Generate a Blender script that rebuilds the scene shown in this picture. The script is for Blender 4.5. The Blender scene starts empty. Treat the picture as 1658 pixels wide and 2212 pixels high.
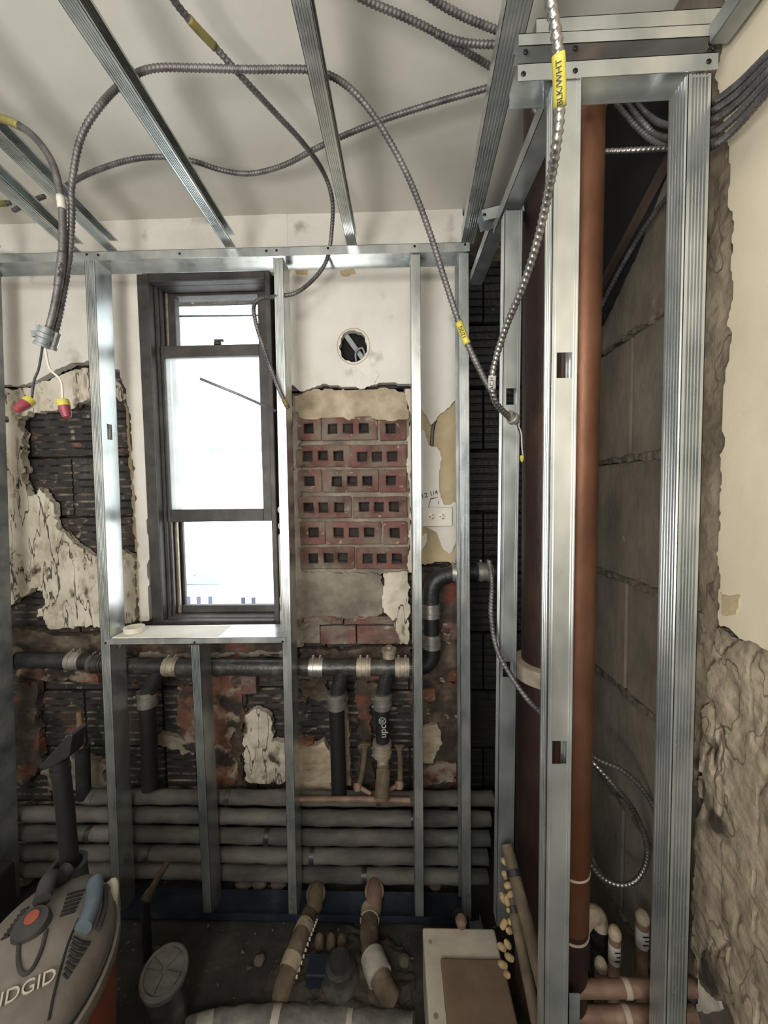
import bpy, bmesh, math, random
import numpy as np
from mathutils import Vector, Matrix
random.seed(7)
SC = bpy.context.scene
COL = SC.collection
PI = math.pi
# ------------------------------------------------------------------ camera
FPX, CX, CY = 831.0, 829.0, 1106.0          # focal length and centre for a 1658 x 2212 frame
CAMZ = 1.545
def _n(v):
    v = np.array(v, float); return v/np.linalg.norm(v)
_d = _n((23, 44, FPX))                      # world +Y (into the back wall) seen in camera axes
_u = np.array((-0.0135, 1.0, 0.0)); _u[2] = -(_u[0]*_d[0]+_u[1]*_d[1])/_d[2]; _u = _n(_u)
_r = np.cross(_u, _d); _r = _n(_r)
if _r[0] < 0: _r = -_r
M3 = np.array([_r, _d, _u])                 # camera vector -> world vector
def ray(px, py): return M3 @ np.array(((px-CX)/FPX, (CY-py)/FPX, 1.0))
def at(px, py, Y):
    d = ray(px, py); t = Y/d[1]; return Vector((d[0]*t, Y, CAMZ+d[2]*t))
def atz(px, py, z):
    d = ray(px, py); t = (z-CAMZ)/d[2]; return Vector((d[0]*t, d[1]*t, z))
def atx(px, py, X):
    d = ray(px, py); t = X/d[0]; return Vector((X, d[1]*t, CAMZ+d[2]*t))
cam = bpy.data.cameras.new('camera'); camo = bpy.data.objects.new('camera', cam); COL.objects.link(camo)
cam.sensor_fit = 'VERTICAL'; cam.sensor_height = 24.0; cam.lens = FPX/2212*24.0
cam.clip_start = 0.01; cam.clip_end = 300
R3 = np.column_stack((M3[:, 0], M3[:, 1], -M3[:, 2]))
camo.matrix_world = Matrix.Translation((0, 0, CAMZ)) @ Matrix(R3.tolist()).to_4x4()
SC.camera = camo
# ------------------------------------------------------------------ light
w = bpy.data.worlds.new('world'); SC.world = w; w.use_nodes = True
bg = w.node_tree.nodes['Background']; bg.inputs[0].default_value = (0.93, 0.97, 1.0, 1); bg.inputs[1].default_value = 2.2
def area(name, loc, target, sx, sy, power, colr):
    l = bpy.data.lights.new(name, 'AREA'); l.shape = 'RECTANGLE'; l.size = sx; l.size_y = sy; l.energy = power; l.color = colr
    o = bpy.data.objects.new(name, l); COL.objects.link(o); o.location = loc
    o.rotation_euler = (Vector(target)-Vector(loc)).to_track_quat('-Z', 'Y').to_euler(); return o
area('work_light_front', (-0.2, -1.5, 2.2), (0.15, 0.9, 1.6), 0.9, 0.5, 13, (1.0, 0.92, 0.80))
area('ceiling_fill_up', (-0.7, -0.75, 1.15), (-0.45, -0.15, 2.6), 0.6, 0.4, 24, (1.0, 0.975, 0.92))  # added upward fill behind the camera, brightens the ceiling
SC.view_settings.view_transform = 'Standard'; SC.view_settings.look = 'None'
SC.view_settings.gamma = 1.0; SC.view_settings.use_curve_mapping = False
SC.view_settings.exposure = 0.80
SC.cycles.max_bounces = 6; SC.cycles.diffuse_bounces = 4; SC.cycles.glossy_bounces = 4; SC.cycles.transparent_max_bounces = 8
# ------------------------------------------------------------------ helpers
def srgb(h):
    h = h.lstrip('#'); v = [int(h[i:i+2], 16)/255 for i in (0, 2, 4)]
    return tuple((c/12.92 if c <= .04045 else ((c+.055)/1.055)**2.4) for c in v)+(1,)
class MB:
    def __init__(s): s.v = []; s.f = []
    def add(s, vs, fs):
        b = len(s.v); s.v += [tuple(v) for v in vs]; s.f += [tuple(i+b for i in f) for f in fs]; return s
    def box(s, lo, hi, mtx=None):
        x0, y0, z0 = lo; x1, y1, z1 = hi
        vs = [Vector(p) for p in ((x0,y0,z0),(x1,y0,z0),(x1,y1,z0),(x0,y1,z0),(x0,y0,z1),(x1,y0,z1),(x1,y1,z1),(x0,y1,z1))]
        if mtx is not None: vs = [mtx @ v for v in vs]
        return s.add(vs, [(0,3,2,1),(4,5,6,7),(0,1,5,4),(1,2,6,5),(2,3,7,6),(3,0,4,7)])
    def rings(s, rings, closed_ends=True):
        n = len(rings[0]); b = len(s.v)
        for r in rings: s.v += [tuple(p) for p in r]
        for i in range(len(rings)-1):
            for j in range(n):
                k = (j+1) % n
                s.f.append((b+i*n+j, b+i*n+k, b+(i+1)*n+k, b+(i+1)*n+j))
        if closed_ends:
            s.f.append(tuple(b+j for j in reversed(range(n)))); e = b+(len(rings)-1)*n
            s.f.append(tuple(e+j for j in range(n)))
        return s
    def tube(s, pts, r, sides=12, ends=True):
        pts = [Vector(p) for p in pts]; fr = frames(pts); rg = []
        for i, p in enumerate(pts):
            rr = r(i) if callable(r) else (r[i] if isinstance(r, (list, tuple)) else r)
            u, v = fr[i]
            rg.append([p+(u*math.cos(2*PI*j/sides)+v*math.sin(2*PI*j/sides))*rr for j in range(sides)])
        return s.rings(rg, ends)
    def lathe(s, p, axis, prof, sides=20, ends=True):
        axis = Vector(axis).normalized(); u = axis.orthogonal().normalized(); v = axis.cross(u); p = Vector(p)
        return s.rings([[p+axis*h+(u*math.cos(2*PI*j/sides)+v*math.sin(2*PI*j/sides))*r for j in range(sides)] for r, h in prof], ends)
    def prism(s, poly, ext):
        ext = Vector(ext); n = len(poly); b = len(s.v)
        s.v += [tuple(p) for p in poly]+[tuple(Vector(p)+ext) for p in poly]
        s.f.append(tuple(b+i for i in range(n))); s.f.append(tuple(b+n+i for i in reversed(range(n))))
        for i in range(n): j = (i+1) % n; s.f.append((b+i, b+j, b+n+j, b+n+i))
        return s
    def build(s, name, m, parent=None, smooth=False, bevel=0, recalc=True):
        me = bpy.data.meshes.new(name); me.from_pydata(s.v, [], s.f)
        if recalc:
            bm = bmesh.new(); bm.from_mesh(me); bmesh.ops.recalc_face_normals(bm, faces=bm.faces); bm.to_mesh(me); bm.free()
        if smooth:
            me.polygons.foreach_set('use_smooth', [True]*len(me.polygons))
            if smooth == 'auto':
                try: me.set_sharp_from_angle(angle=math.radians(40))
                except Exception: pass
        me.materials.append(m)
        o = bpy.data.objects.new(name, me); COL.objects.link(o)
        if bevel:
            bv = o.modifiers.new('bevel', 'BEVEL'); bv.width = bevel; bv.segments = 2; bv.limit_method = 'ANGLE'
        if parent is not None: adopt(o, parent)
        return o
def adopt(o, parent):
    o.parent = parent; o.matrix_parent_inverse = Matrix.Translation(-parent.location) if parent.type == 'EMPTY' else Matrix()
def frames(pts):
    n = len(pts); t = []
    for i in range(n):
        a = pts[max(i-1, 0)]; b = pts[min(i+1, n-1)]; q = (b-a); t.append(q.normalized() if q.length > 1e-9 else Vector((0,0,1)))
    u = t[0].orthogonal().normalized(); out = []
    for i in range(n):
        u = (u-t[i]*u.dot(t[i])); u = u.normalized() if u.length > 1e-6 else t[i].orthogonal().normalized()
        out.append((u, t[i].cross(u)))
    return out
def spline(pts, per=12):
    pts = [Vector(p) for p in pts]
    if len(pts) < 3: return [pts[0].lerp(pts[-1], i/per) for i in range(per+1)]
    q = [2*pts[0]-pts[1]]+pts+[2*pts[-1]-pts[-2]]; out = []
    for i in range(1, len(q)-2):
        a, b, c, d = q[i-1], q[i], q[i+1], q[i+2]
        for k in range(per):
            s = k/per
            out.append(.5*((2*b)+(c-a)*s+(2*a-5*b+4*c-d)*s*s+(3*b-a-3*c+d)*s**3))
    out.append(pts[-1]); return out
def resample(pts, step):
    L = [0.0]
    for i in range(1, len(pts)): L.append(L[-1]+(pts[i]-pts[i-1]).length)
    n = max(2, int(L[-1]/step)); out = []; j = 0
    for i in range(n+1):
        s = L[-1]*i/n
        while j < len(L)-2 and L[j+1] < s: j += 1
        d = L[j+1]-L[j]; out.append(pts[j].lerp(pts[j+1], (s-L[j])/d if d > 1e-9 else 0))
    return out, L[-1]
def tag(o, label, cat, group=None):
    o['label'] = label; o['category'] = cat
    if group: o['group'] = group
    return o
def thing(name, label, cat, loc=(0,0,0), group=None):
    o = bpy.data.objects.new(name, None); COL.objects.link(o); o.location = loc; o.empty_display_size = .05
    return tag(o, label, cat, group)
def struct(o): o['kind'] = 'structure'; return o
# ------------------------------------------------------------------ materials
def pm(name, cols, scale=8, rough=.6, metal=0., bump=0., bscale=None, detail=6, stretch=(1,1,1), rvar=0., speck=None, spec=.5, crack=None):
    """noise ramp of colours (list of (pos, hex)) + bump; world position keeps the grain at real scale"""
    m = bpy.data.materials.new(name); m.use_nodes = True; nt = m.node_tree; N = nt.nodes; L = nt.links
    b = N['Principled BSDF']; b.inputs['Roughness'].default_value = rough; b.inputs['Metallic'].default_value = metal
    b.inputs['Specular IOR Level'].default_value = spec
    g = N.new('ShaderNodeNewGeometry'); mp = N.new('ShaderNodeMapping'); mp.inputs['Scale'].default_value = stretch
    L.new(g.outputs['Position'], mp.inputs['Vector'])
    nz = N.new('ShaderNodeTexNoise'); nz.inputs['Scale'].default_value = scale; nz.inputs['Detail'].default_value = detail; nz.inputs['Roughness'].default_value = .62
    L.new(mp.outputs[0], nz.inputs['Vector'])
    if isinstance(cols, str): cols = [(0, cols), (1, cols)]
    rp = N.new('ShaderNodeValToRGB'); e = rp.color_ramp.elements
    e[0].position = cols[0][0]; e[0].color = srgb(cols[0][1]); e[1].position = cols[-1][0]; e[1].color = srgb(cols[-1][1])
    for p, c in cols[1:-1]: q = e.new(p); q.color = srgb(c)
    L.new(nz.outputs['Fac'], rp.inputs['Fac']); out = rp.outputs['Color']
    if speck:                                            # (colour, scale, threshold, softness) blotches of another stuff
        for i, (c, sc, th, so) in enumerate(speck):
            n2 = N.new('ShaderNodeTexNoise'); n2.inputs['Scale'].default_value = sc; n2.inputs['Detail'].default_value = 5
            ad = N.new('ShaderNodeVectorMath'); ad.inputs[1].default_value = (3.1*i+1.7, 5.3*i, 2.2); L.new(mp.outputs[0], ad.inputs[0]); L.new(ad.outputs[0], n2.inputs['Vector'])
            mr = N.new('ShaderNodeMapRange'); mr.inputs[1].default_value = th-so; mr.inputs[2].default_value = th+so; L.new(n2.outputs['Fac'], mr.inputs[0])
            mx = N.new('ShaderNodeMix'); mx.data_type = 'RGBA'; L.new(mr.outputs[0], mx.inputs[0]); L.new(out, mx.inputs[6]); mx.inputs[7].default_value = srgb(c); out = mx.outputs[2]
    if crack:                                            # (colour, scale xyz, half width): dirt and painted-in shade as thin dark crack lines
        cc_, sc_, wd_ = crack
        m2 = N.new('ShaderNodeMapping'); m2.inputs['Scale'].default_value = sc_; L.new(g.outputs['Position'], m2.inputs['Vector'])
        n4 = N.new('ShaderNodeTexNoise'); n4.inputs['Scale'].default_value = 1; n4.inputs['Detail'].default_value = 3; L.new(m2.outputs[0], n4.inputs['Vector'])
        sb = N.new('ShaderNodeMath'); sb.operation = 'SUBTRACT'; sb.inputs[1].default_value = .5; L.new(n4.outputs['Fac'], sb.inputs[0])
        ab = N.new('ShaderNodeMath'); ab.operation = 'ABSOLUTE'; L.new(sb.outputs[0], ab.inputs[0])
        mr = N.new('ShaderNodeMapRange'); mr.inputs[1].default_value = wd_*.4; mr.inputs[2].default_value = wd_; mr.inputs[3].default_value = .9; mr.inputs[4].default_value = 0; L.new(ab.outputs[0], mr.inputs[0])
        mx = N.new('ShaderNodeMix'); mx.data_type = 'RGBA'; L.new(mr.outputs[0], mx.inputs[0]); L.new(out, mx.inputs[6]); mx.inputs[7].default_value = srgb(cc_); out = mx.outputs[2]
    L.new(out, b.inputs['Base Color'])
    if rvar:
        mr = N.new('ShaderNodeMapRange'); mr.inputs[1].default_value = .3; mr.inputs[2].default_value = .7; mr.inputs[3].default_value = rough-rvar; mr.inputs[4].default_value = rough+rvar
        L.new(nz.outputs['Fac'], mr.inputs[0]); L.new(mr.outputs[0], b.inputs['Roughness'])
    if bump:
        n3 = N.new('ShaderNodeTexNoise'); n3.inputs['Scale'].default_value = bscale or scale*4; n3.inputs['Detail'].default_value = 6; L.new(mp.outputs[0], n3.inputs['Vector'])
        bp = N.new('ShaderNodeBump'); bp.inputs['Strength'].default_value = bump; bp.inputs['Distance'].default_value = .01; L.new(n3.outputs['Fac'], bp.inputs['Height']); L.new(bp.outputs[0], b.inputs['Normal'])
    return m
def emis(name, hexc, s):
    m = bpy.data.materials.new(name); m.use_nodes = True; b = m.node_tree.nodes['Principled BSDF']
    b.inputs['Emission Color'].default_value = srgb(hexc); b.inputs['Emission Strength'].default_value = s; return m
MT = {}
MT['galv'] = pm('galvanised_steel', [(.3,'#b3b9b9'),(.5,'#c6cac9'),(.7,'#d8dad8')], 14, .29, .82, 0, 25, detail=2, rvar=.04, stretch=(1,1,.5))
MT['galvdull'] = pm('galvanised_steel_dull', [(.3,'#8f9596'),(.55,'#a9aeae'),(.75,'#bfc2c1')], 14, .36, .8, 0, 25, detail=2, rvar=.04, stretch=(1,1,.5))
MT['galvdusty'] = pm('galvanised_steel_dusty', [(.3,'#5f6468'),(.55,'#878b8c'),(.75,'#a3a39d')], 12, .6, .45, .08, 60)
MT['bluetrack'] = pm('track_steel_blue_film', [(.3,'#1b2029'),(.55,'#2b3440'),(.75,'#4a525c')], 9, .5, .4, .05, 40)
MT['screw'] = pm('screw_black', '#1d1b1a', rough=.4, metal=.6)
MT['conduit'] = pm('armoured_cable_steel', [(.35,'#7d7b79'),(.65,'#a5a29d')], 30, .36, .9)
MT['conduitd'] = pm('armoured_cable_dusty', [(.35,'#4f4c4e'),(.65,'#757170')], 30, .5, .6)
MT['yellow'] = pm('yellow_tape', [(.3,'#a0953a'),(.7,'#bdb24a')], 25, .5)
MT['oldyellow'] = pm('yellow_tape_dusty', [(.3,'#57502a'),(.7,'#7d743e')], 25, .6)
MT['whitetape'] = pm('white_tape', [(.3,'#9a9790'),(.7,'#bdb9b1')], 25, .6)
MT['ink'] = pm('ink', '#17161a', rough=.7)
MT['plaster'] = pm('painted_plaster', [(.3,'#b9b4ab'),(.5,'#cac6be'),(.7,'#d3d0c9')], 3.2, .75, 0, .10, 30, speck=[('#9b958a', 7, .70, .05)])
MT['plasterR'] = pm('painted_plaster_cream', [(.3,'#beb39c'),(.5,'#c9bea8'),(.7,'#d0c6b2')], 3, .75, 0, .08, 30, speck=[('#b3a78f', 6, .70, .03)])
MT['ceiling'] = pm('ceiling_paint', [(.3,'#bdb9b0'),(.5,'#c7c4bc'),(.7,'#cfccc5')], 2.4, .8, 0, .10, 14)
MT['tan'] = pm('tan_base_plaster', [(.3,'#948467'),(.5,'#a89878'),(.7,'#b9aa8c')], 6, .85, 0, .25, 40)
MT['cream'] = pm('cream_scratch_coat', [(.25,'#7f7463'),(.45,'#b3aa99'),(.7,'#cec7b8')], 9, .9, 0, .5, 45, stretch=(1,1,.55), speck=[('#4a4038', 14, .64, .04)], crack=('#2d251f', (20,20,3.2), .016))
MT['mortar'] = pm('grey_mortar', [(.25,'#4c463f'),(.5,'#776f63'),(.75,'#97907f')], 9, .92, 0, .6, 50)
MT['mortartan'] = pm('tan_mortar', [(.25,'#6f6353'),(.5,'#9c8e78'),(.75,'#bdb09a')], 9, .92, 0, .6, 50)
MT['darkmortar'] = pm('dark_mortar_rubble', [(.25,'#1d1917'),(.5,'#41382f'),(.75,'#6f6455')], 12, .95, 0, .8, 60, speck=[('#6b3b2c', 9, .62, .04), ('#a2957f', 22, .70, .03)])
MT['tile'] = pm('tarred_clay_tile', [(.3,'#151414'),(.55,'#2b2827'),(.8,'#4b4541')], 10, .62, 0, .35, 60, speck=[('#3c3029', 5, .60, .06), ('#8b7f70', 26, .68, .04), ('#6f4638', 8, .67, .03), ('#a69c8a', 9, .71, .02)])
MT['tilechase'] = pm('clay_tile_chase_dark', [(.3,'#080808'),(.55,'#121213'),(.8,'#232222')], 10, .6, 0, .35, 60, speck=[('#5b5248', 22, .74, .02)])  # darker copy of the clay tile for the chase stretch
MT['groove'] = pm('tile_groove_mortar', [(.44,'#1c1a19'),(.56,'#5a5249'),(.72,'#94897a')], 16, .95, 0, .4, 60)
MT['redbrick'] = pm('red_brick', [(.25,'#4a322e'),(.5,'#684741'),(.75,'#7b564d')], 12, .92, 0, .5, 70, speck=[('#6f655a', 12, .52, .10), ('#4a302b', 9, .60, .08), ('#97897a', 40, .68, .04)])
MT['orangebrick'] = pm('orange_brick', [(.25,'#4c352b'),(.5,'#6f4b3c'),(.75,'#8d6752')], 10, .92, 0, .6, 60, speck=[('#2e2722', 8, .52, .06), ('#85796a', 17, .58, .05)])
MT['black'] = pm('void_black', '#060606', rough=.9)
MT['block'] = pm('gypsum_block_grey', [(.25,'#4a443d'),(.5,'#6a6257'),(.75,'#857c6f')], 6, .92, 0, .3, 40, stretch=(1,1,.6), speck=[('#8f877a', 30, .72, .03)])
MT['joint'] = pm('block_joint_mortar', [(.25,'#403830'),(.75,'#70665a')], 14, .95, 0, .8, 60)
MT['rightmortar'] = pm('rough_tan_mortar', [(.25,'#5d5345'),(.5,'#8b7f6c'),(.75,'#a89c87')], 8, .92, 0, .7, 40, speck=[('#3a322b', 9, .68, .04)], crack=('#5d5345', (7,9,4), .006))
MT['cast'] = pm('cast_iron_black', [(.3,'#17181a'),(.55,'#2a2b2d'),(.8,'#4a4845')], 14, .45, .15, .25, 80)
MT['castdust'] = pm('cast_iron_dusty', [(.3,'#1f1f1f'),(.5,'#3a3835'),(.75,'#6b6862')], 12, .36, .15, .25, 60)
MT['ss'] = pm('stainless_band', [(.3,'#8f8b85'),(.7,'#c4bfb7')], 20, .38, .8, .05)
MT['ssd'] = pm('stainless_band_dusty', [(.3,'#7a7165'),(.7,'#b0a493')], 20, .55, .5, .2)
MT['insul'] = pm('dusty_pipe_insulation', [(.3,'#383634'),(.5,'#57544f'),(.75,'#78746c')], 12, .9, 0, .3, 60, stretch=(.4,1,1))
MT['copper'] = pm('copper_pipe', [(.25,'#48301f'),(.5,'#664432'),(.75,'#7c5845')], 9, .45, .65, .08, 60, stretch=(1,1,.5), speck=[('#6b3f2a', 5, .6, .12)])
MT['copperd'] = pm('copper_dull', [(.25,'#5c443a'),(.5,'#7d6353'),(.75,'#9a8372')], 14, .65, .25, .2, 60)
MT['rustpipe'] = pm('brown_stack_pipe', [(.25,'#20161a'),(.5,'#33231f'),(.75,'#4d382b')], 7, .5, .3, .2, 60, stretch=(1,1,.4))
MT['ring'] = pm('pale_sealant_ring', [(.3,'#8d7f70'),(.7,'#b3a694')], 20, .8)
MT['winframe'] = pm('dark_bronze_frame', [(.3,'#2f2c2b'),(.55,'#464240'),(.8,'#5f5954')], 9, .5, .3, .1, 50)
MT['sillpaint'] = pm('white_sill', [(.3,'#c7c2b6'),(.7,'#dedad0')], 8, .7, 0, .1, 40, speck=[('#6d675d', 60, .74, .02)])
MT['ivory'] = pm('ivory_plastic', [(.3,'#c9c3b4'),(.7,'#d9d4c7')], 10, .4)
MT['coredark'] = pm('core_mortar_dark', [(.3,'#191614'),(.7,'#37312b')], 30, .95)
MT['rubberd'] = pm('black_rubber', [(.3,'#0f0f10'),(.7,'#1c1c1e')], 12, .6, 0, .1)
MT['vacgrey'] = pm('dusty_grey_plastic', [(.3,'#58534d'),(.55,'#766f66'),(.8,'#8d857a')], 7, .75, 0, .1, 60)
MT['vacdark'] = pm('dusty_dark_plastic', [(.3,'#232225'),(.7,'#43403f')], 10, .7)
MT['vacorange'] = pm('orange_drum_plastic', [(.3,'#7d3d2b'),(.7,'#95503b')], 5, .5)
MT['vacblue'] = pm('blue_grey_plastic', [(.3,'#47525c'),(.7,'#65727c')], 9, .55)
MT['lettering'] = pm('pale_lettering', '#b9afa0', rough=.7)
MT['redknob'] = pm('red_knob', [(.3,'#7c3a2a'),(.7,'#a2523c')], 20, .6)
MT['rednut'] = pm('red_wire_nut', [(.3,'#6f2834'),(.7,'#8b3844')], 20, .45)
MT['wirew'] = pm('white_wire', '#b9b3a6', rough=.5)
MT['wireb'] = pm('black_wire', '#2a2530', rough=.5)
MT['floor'] = pm('dirty_floor', [(.3,'#1a1816'),(.55,'#2f2b27'),(.8,'#4a433b')], 7, .95, 0, .7, 40)
MT['dirtheap'] = pm('dark_dirt', [(.3,'#231e19'),(.55,'#3d352c'),(.8,'#5b5044')], 20, .95, 0, .8, 60)
MT['dirtpipe'] = pm('dirt_covered_pipe', [(.3,'#3d3328'),(.55,'#5f5242'),(.8,'#80725f')], 14, .9, 0, .6, 50)
MT['wrap'] = pm('grey_duct_wrap', [(.3,'#55524f'),(.55,'#77736e'),(.8,'#96928b')], 14, .6, .1, .5, 40)
MT['tape'] = pm('clear_shiny_tape', [(.3,'#9a948a'),(.7,'#c6c1b7')], 25, .25, .2)
MT['cork'] = pm('tan_clip_plastic', [(.3,'#84704f'),(.7,'#a48d69')], 16, .8)
MT['cardboard'] = pm('brown_board', [(.3,'#5b4a3c'),(.7,'#75614f')], 9, .85, 0, .1)
MT['whiteboard'] = pm('white_board', [(.3,'#9a9183'),(.7,'#bdb4a4')], 10, .8, 0, .1)
MT['wood'] = pm('old_timber', [(.3,'#2b211a'),(.7,'#4a3a2e')], 9, .9, 0, .4, stretch=(1,.2,1))
MT['stone'] = pm('rubble_stone', [(.3,'#3f3932'),(.7,'#6b6155')], 14, .95, 0, .5)
MT['storm'] = pm('storm_rail_grey', '#59625e', rough=.7)
MT['facade'] = pm('pale_facade', [(.3,'#d9dbdd'),(.7,'#e6e7e8')], 2, .9)
MT['farwin'] = pm('far_window_glass', '#454e58', rough=.3)
MT['shingle'] = pm('far_roof', '#8a8d90', rough=.9)
gm = bpy.data.materials.new('window_glass'); gm.use_nodes = True; nt = gm.node_tree; nt.nodes.clear()
o_ = nt.nodes.new('ShaderNodeOutputMaterial'); t_ = nt.nodes.new('ShaderNodeBsdfTransparent'); g_ = nt.nodes.new('ShaderNodeBsdfGlossy'); x_ = nt.nodes.new('ShaderNodeMixShader')
g_.inputs['Roughness'].default_value = .05; x_.inputs[0].default_value = .07; t_.inputs[0].default_value = (.96,.98,.97,1)
nt.links.new(t_.outputs[0], x_.inputs[1]); nt.links.new(g_.outputs[0], x_.inputs[2]); nt.links.new(x_.outputs[0], o_.inputs[0]); MT['glass'] = gm
gf = gm.copy(); gf.name = 'dusty_window_glass'; MT['frost'] = gf; nt = gf.node_tree
tl = nt.nodes.new('ShaderNodeBsdfTranslucent'); tl.inputs[0].default_value = (.9,.93,.9,1); x2 = nt.nodes.new('ShaderNodeMixShader')
tc = nt.nodes.new('ShaderNodeNewGeometry'); nzz = nt.nodes.new('ShaderNodeTexNoise'); nzz.inputs['Scale'].default_value = 6; mrr = nt.nodes.new('ShaderNodeMapRange'); mrr.inputs[3].default_value = .1; mrr.inputs[4].default_value = .5
nt.links.new(tc.outputs['Position'], nzz.inputs['Vector']); nt.links.new(nzz.outputs['Fac'], mrr.inputs[0]); nt.links.new(mrr.outputs[0], x2.inputs[0])
om = [n for n in nt.nodes if n.type == 'OUTPUT_MATERIAL'][0]; xm = [n for n in nt.nodes if n.type == 'MIX_SHADER' and n != x2][0]
nt.links.new(xm.outputs[0], x2.inputs[1]); nt.links.new(tl.outputs[0], x2.inputs[2]); nt.links.new(x2.outputs[0], om.inputs[0])
# ------------------------------------------------------------------ noise, torn and rough surfaces
def vnoise(x, y, seed=0):
    xi = np.floor(x).astype(np.int64); yi = np.floor(y).astype(np.int64); fx = x-xi; fy = y-yi
    fx = fx*fx*(3-2*fx); fy = fy*fy*(3-2*fy)
    def h(a, b):
        q = (a*374761393+b*668265263+seed*974711) & 0xffffffff; q = ((q ^ (q >> 13))*1274126177) & 0xffffffff
        return ((q ^ (q >> 16)) & 0xffff)/65535.0
    return (h(xi,yi)*(1-fx)+h(xi+1,yi)*fx)*(1-fy)+(h(xi,yi+1)*(1-fx)+h(xi+1,yi+1)*fx)*fy
def fbm(x, y, seed=0, oct=4):
    r = 0; a = .5
    for i in range(oct): r = r+a*vnoise(x*2**i, y*2**i, seed+i*17); a *= .5
    return r/(1-.5**oct)
def inpoly(x, y, poly):
    ins = np.zeros(x.shape, bool); n = len(poly)
    for i in range(n):
        x0, y0 = poly[i]; x1, y1 = poly[(i+1) % n]
        if y0 == y1: continue
        c = ((y0 > y) != (y1 > y)) & (x < (x1-x0)*(y-y0)/(y1-y0)+x0); ins ^= c
    return ins
def patch(name, polys, axis, base, thick, m, parent, cell=.006, amp=.002, nsc=30, edge=.006, esc=40, holes=(), seed=1, cracks=0, chunky=0):
    """a sheet or lump of wall covering: outline polys (u,v) torn by noise, front face rough, real thickness.
       axis 'y': face looks to -Y, u=X, v=Z ; axis 'x': face looks to -X, u=Y, v=Z."""
    if not isinstance(polys[0][0], (tuple, list)): polys = [polys]
    allp = [p for q in polys for p in q]
    u0 = min(p[0] for p in allp)-.02; u1 = max(p[0] for p in allp)+.02; v0 = min(p[1] for p in allp)-.02; v1 = max(p[1] for p in allp)+.02
    nu = int((u1-u0)/cell)+2; nv = int((v1-v0)/cell)+2
    U, V = np.meshgrid(u0+np.arange(nu)*cell, v0+np.arange(nv)*cell, indexing='ij')
    du = (fbm(U*esc, V*esc, seed)-.5)*2*edge; dv = (fbm(U*esc, V*esc, seed+50)-.5)*2*edge
    mask = np.zeros(U.shape, bool)
    for p in polys: mask |= inpoly(U+du, V+dv, p)
    for p in holes: mask &= ~inpoly(U+du*.6, V+dv*.6, p)
    h = (fbm(U*nsc, V*nsc, seed+7)-.5)*2*amp
    if chunky: h = h+np.abs(fbm(U*14, V*9, seed+31)-.5)*2*chunky-chunky*.4
    if cracks:
        c = np.abs(fbm(U*26, V*5, seed+23, 3)-.5); h = h-np.clip(.035-c, 0, 1)/.035*cracks
    W = base-h
    cm = mask[:-1,:-1]&mask[1:,:-1]&mask[1:,1:]&mask[:-1,1:]
    idx = -np.ones(U.shape, int)
    used = np.zeros(U.shape, bool)
    used[:-1,:-1] |= cm; used[1:,:-1] |= cm; used[1:,1:] |= cm; used[:-1,1:] |= cm
    n = int(used.sum()); idx[used] = np.arange(n)
    uu, vv, ww = U[used], V[used], W[used]
    F = np.stack([idx[:-1,:-1][cm], idx[1:,:-1][cm], idx[1:,1:][cm], idx[:-1,1:][cm]], 1)
    cnt = {}
    for f in F.tolist():
        for a, b in ((f[0],f[1]),(f[1],f[2]),(f[2],f[3]),(f[3],f[0])):
            if (b, a) in cnt: del cnt[(b, a)]
            else: cnt[(a, b)] = 1
    nb = {}
    for a, b in cnt: nb.setdefault(a, []).append(b); nb.setdefault(b, []).append(a)
    for _ in range(1):                                  # ease the stair steps of the grid along the torn edge
        nu_ = {q: (sum(uu[k] for k in v)/len(v), sum(vv[k] for k in v)/len(v)) for q, v in nb.items() if len(v) == 2}
        for q, (a_, b_) in nu_.items(): uu[q] = .45*uu[q]+.55*a_; vv[q] = .45*vv[q]+.55*b_
    back = {}; ex = []
    fl = F.tolist()
    for a, b in cnt:
        for q in (a, b):
            if q not in back: back[q] = n+len(ex); ex.append(q)
        fl.append((b, a, back[a], back[b]))
    e = np.array(ex, int) if ex else np.zeros(0, int)
    uu = np.concatenate([uu, uu[e]]); vv = np.concatenate([vv, vv[e]]); ww = np.concatenate([ww, np.full(len(e), base+thick)])
    mb = MB(); mb.v = list(zip(uu, ww, vv)) if axis == 'y' else list(zip(ww, uu, vv)); mb.f = [tuple(f) for f in fl]
    if axis == 'x': mb.f = [tuple(reversed(f)) for f in mb.f]
    return mb.build(name, m, parent, smooth='auto' , recalc=False)
def pxy(Y, pts):
    if isinstance(pts[0][0], tuple): return [pxy(Y, q) for q in pts]
    return [(at(x, y, Y).x, at(x, y, Y).z) for x, y in pts]
def pxx(X, pts): return [(atx(x, y, X).y, atx(x, y, X).z) for x, y in pts]
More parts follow.
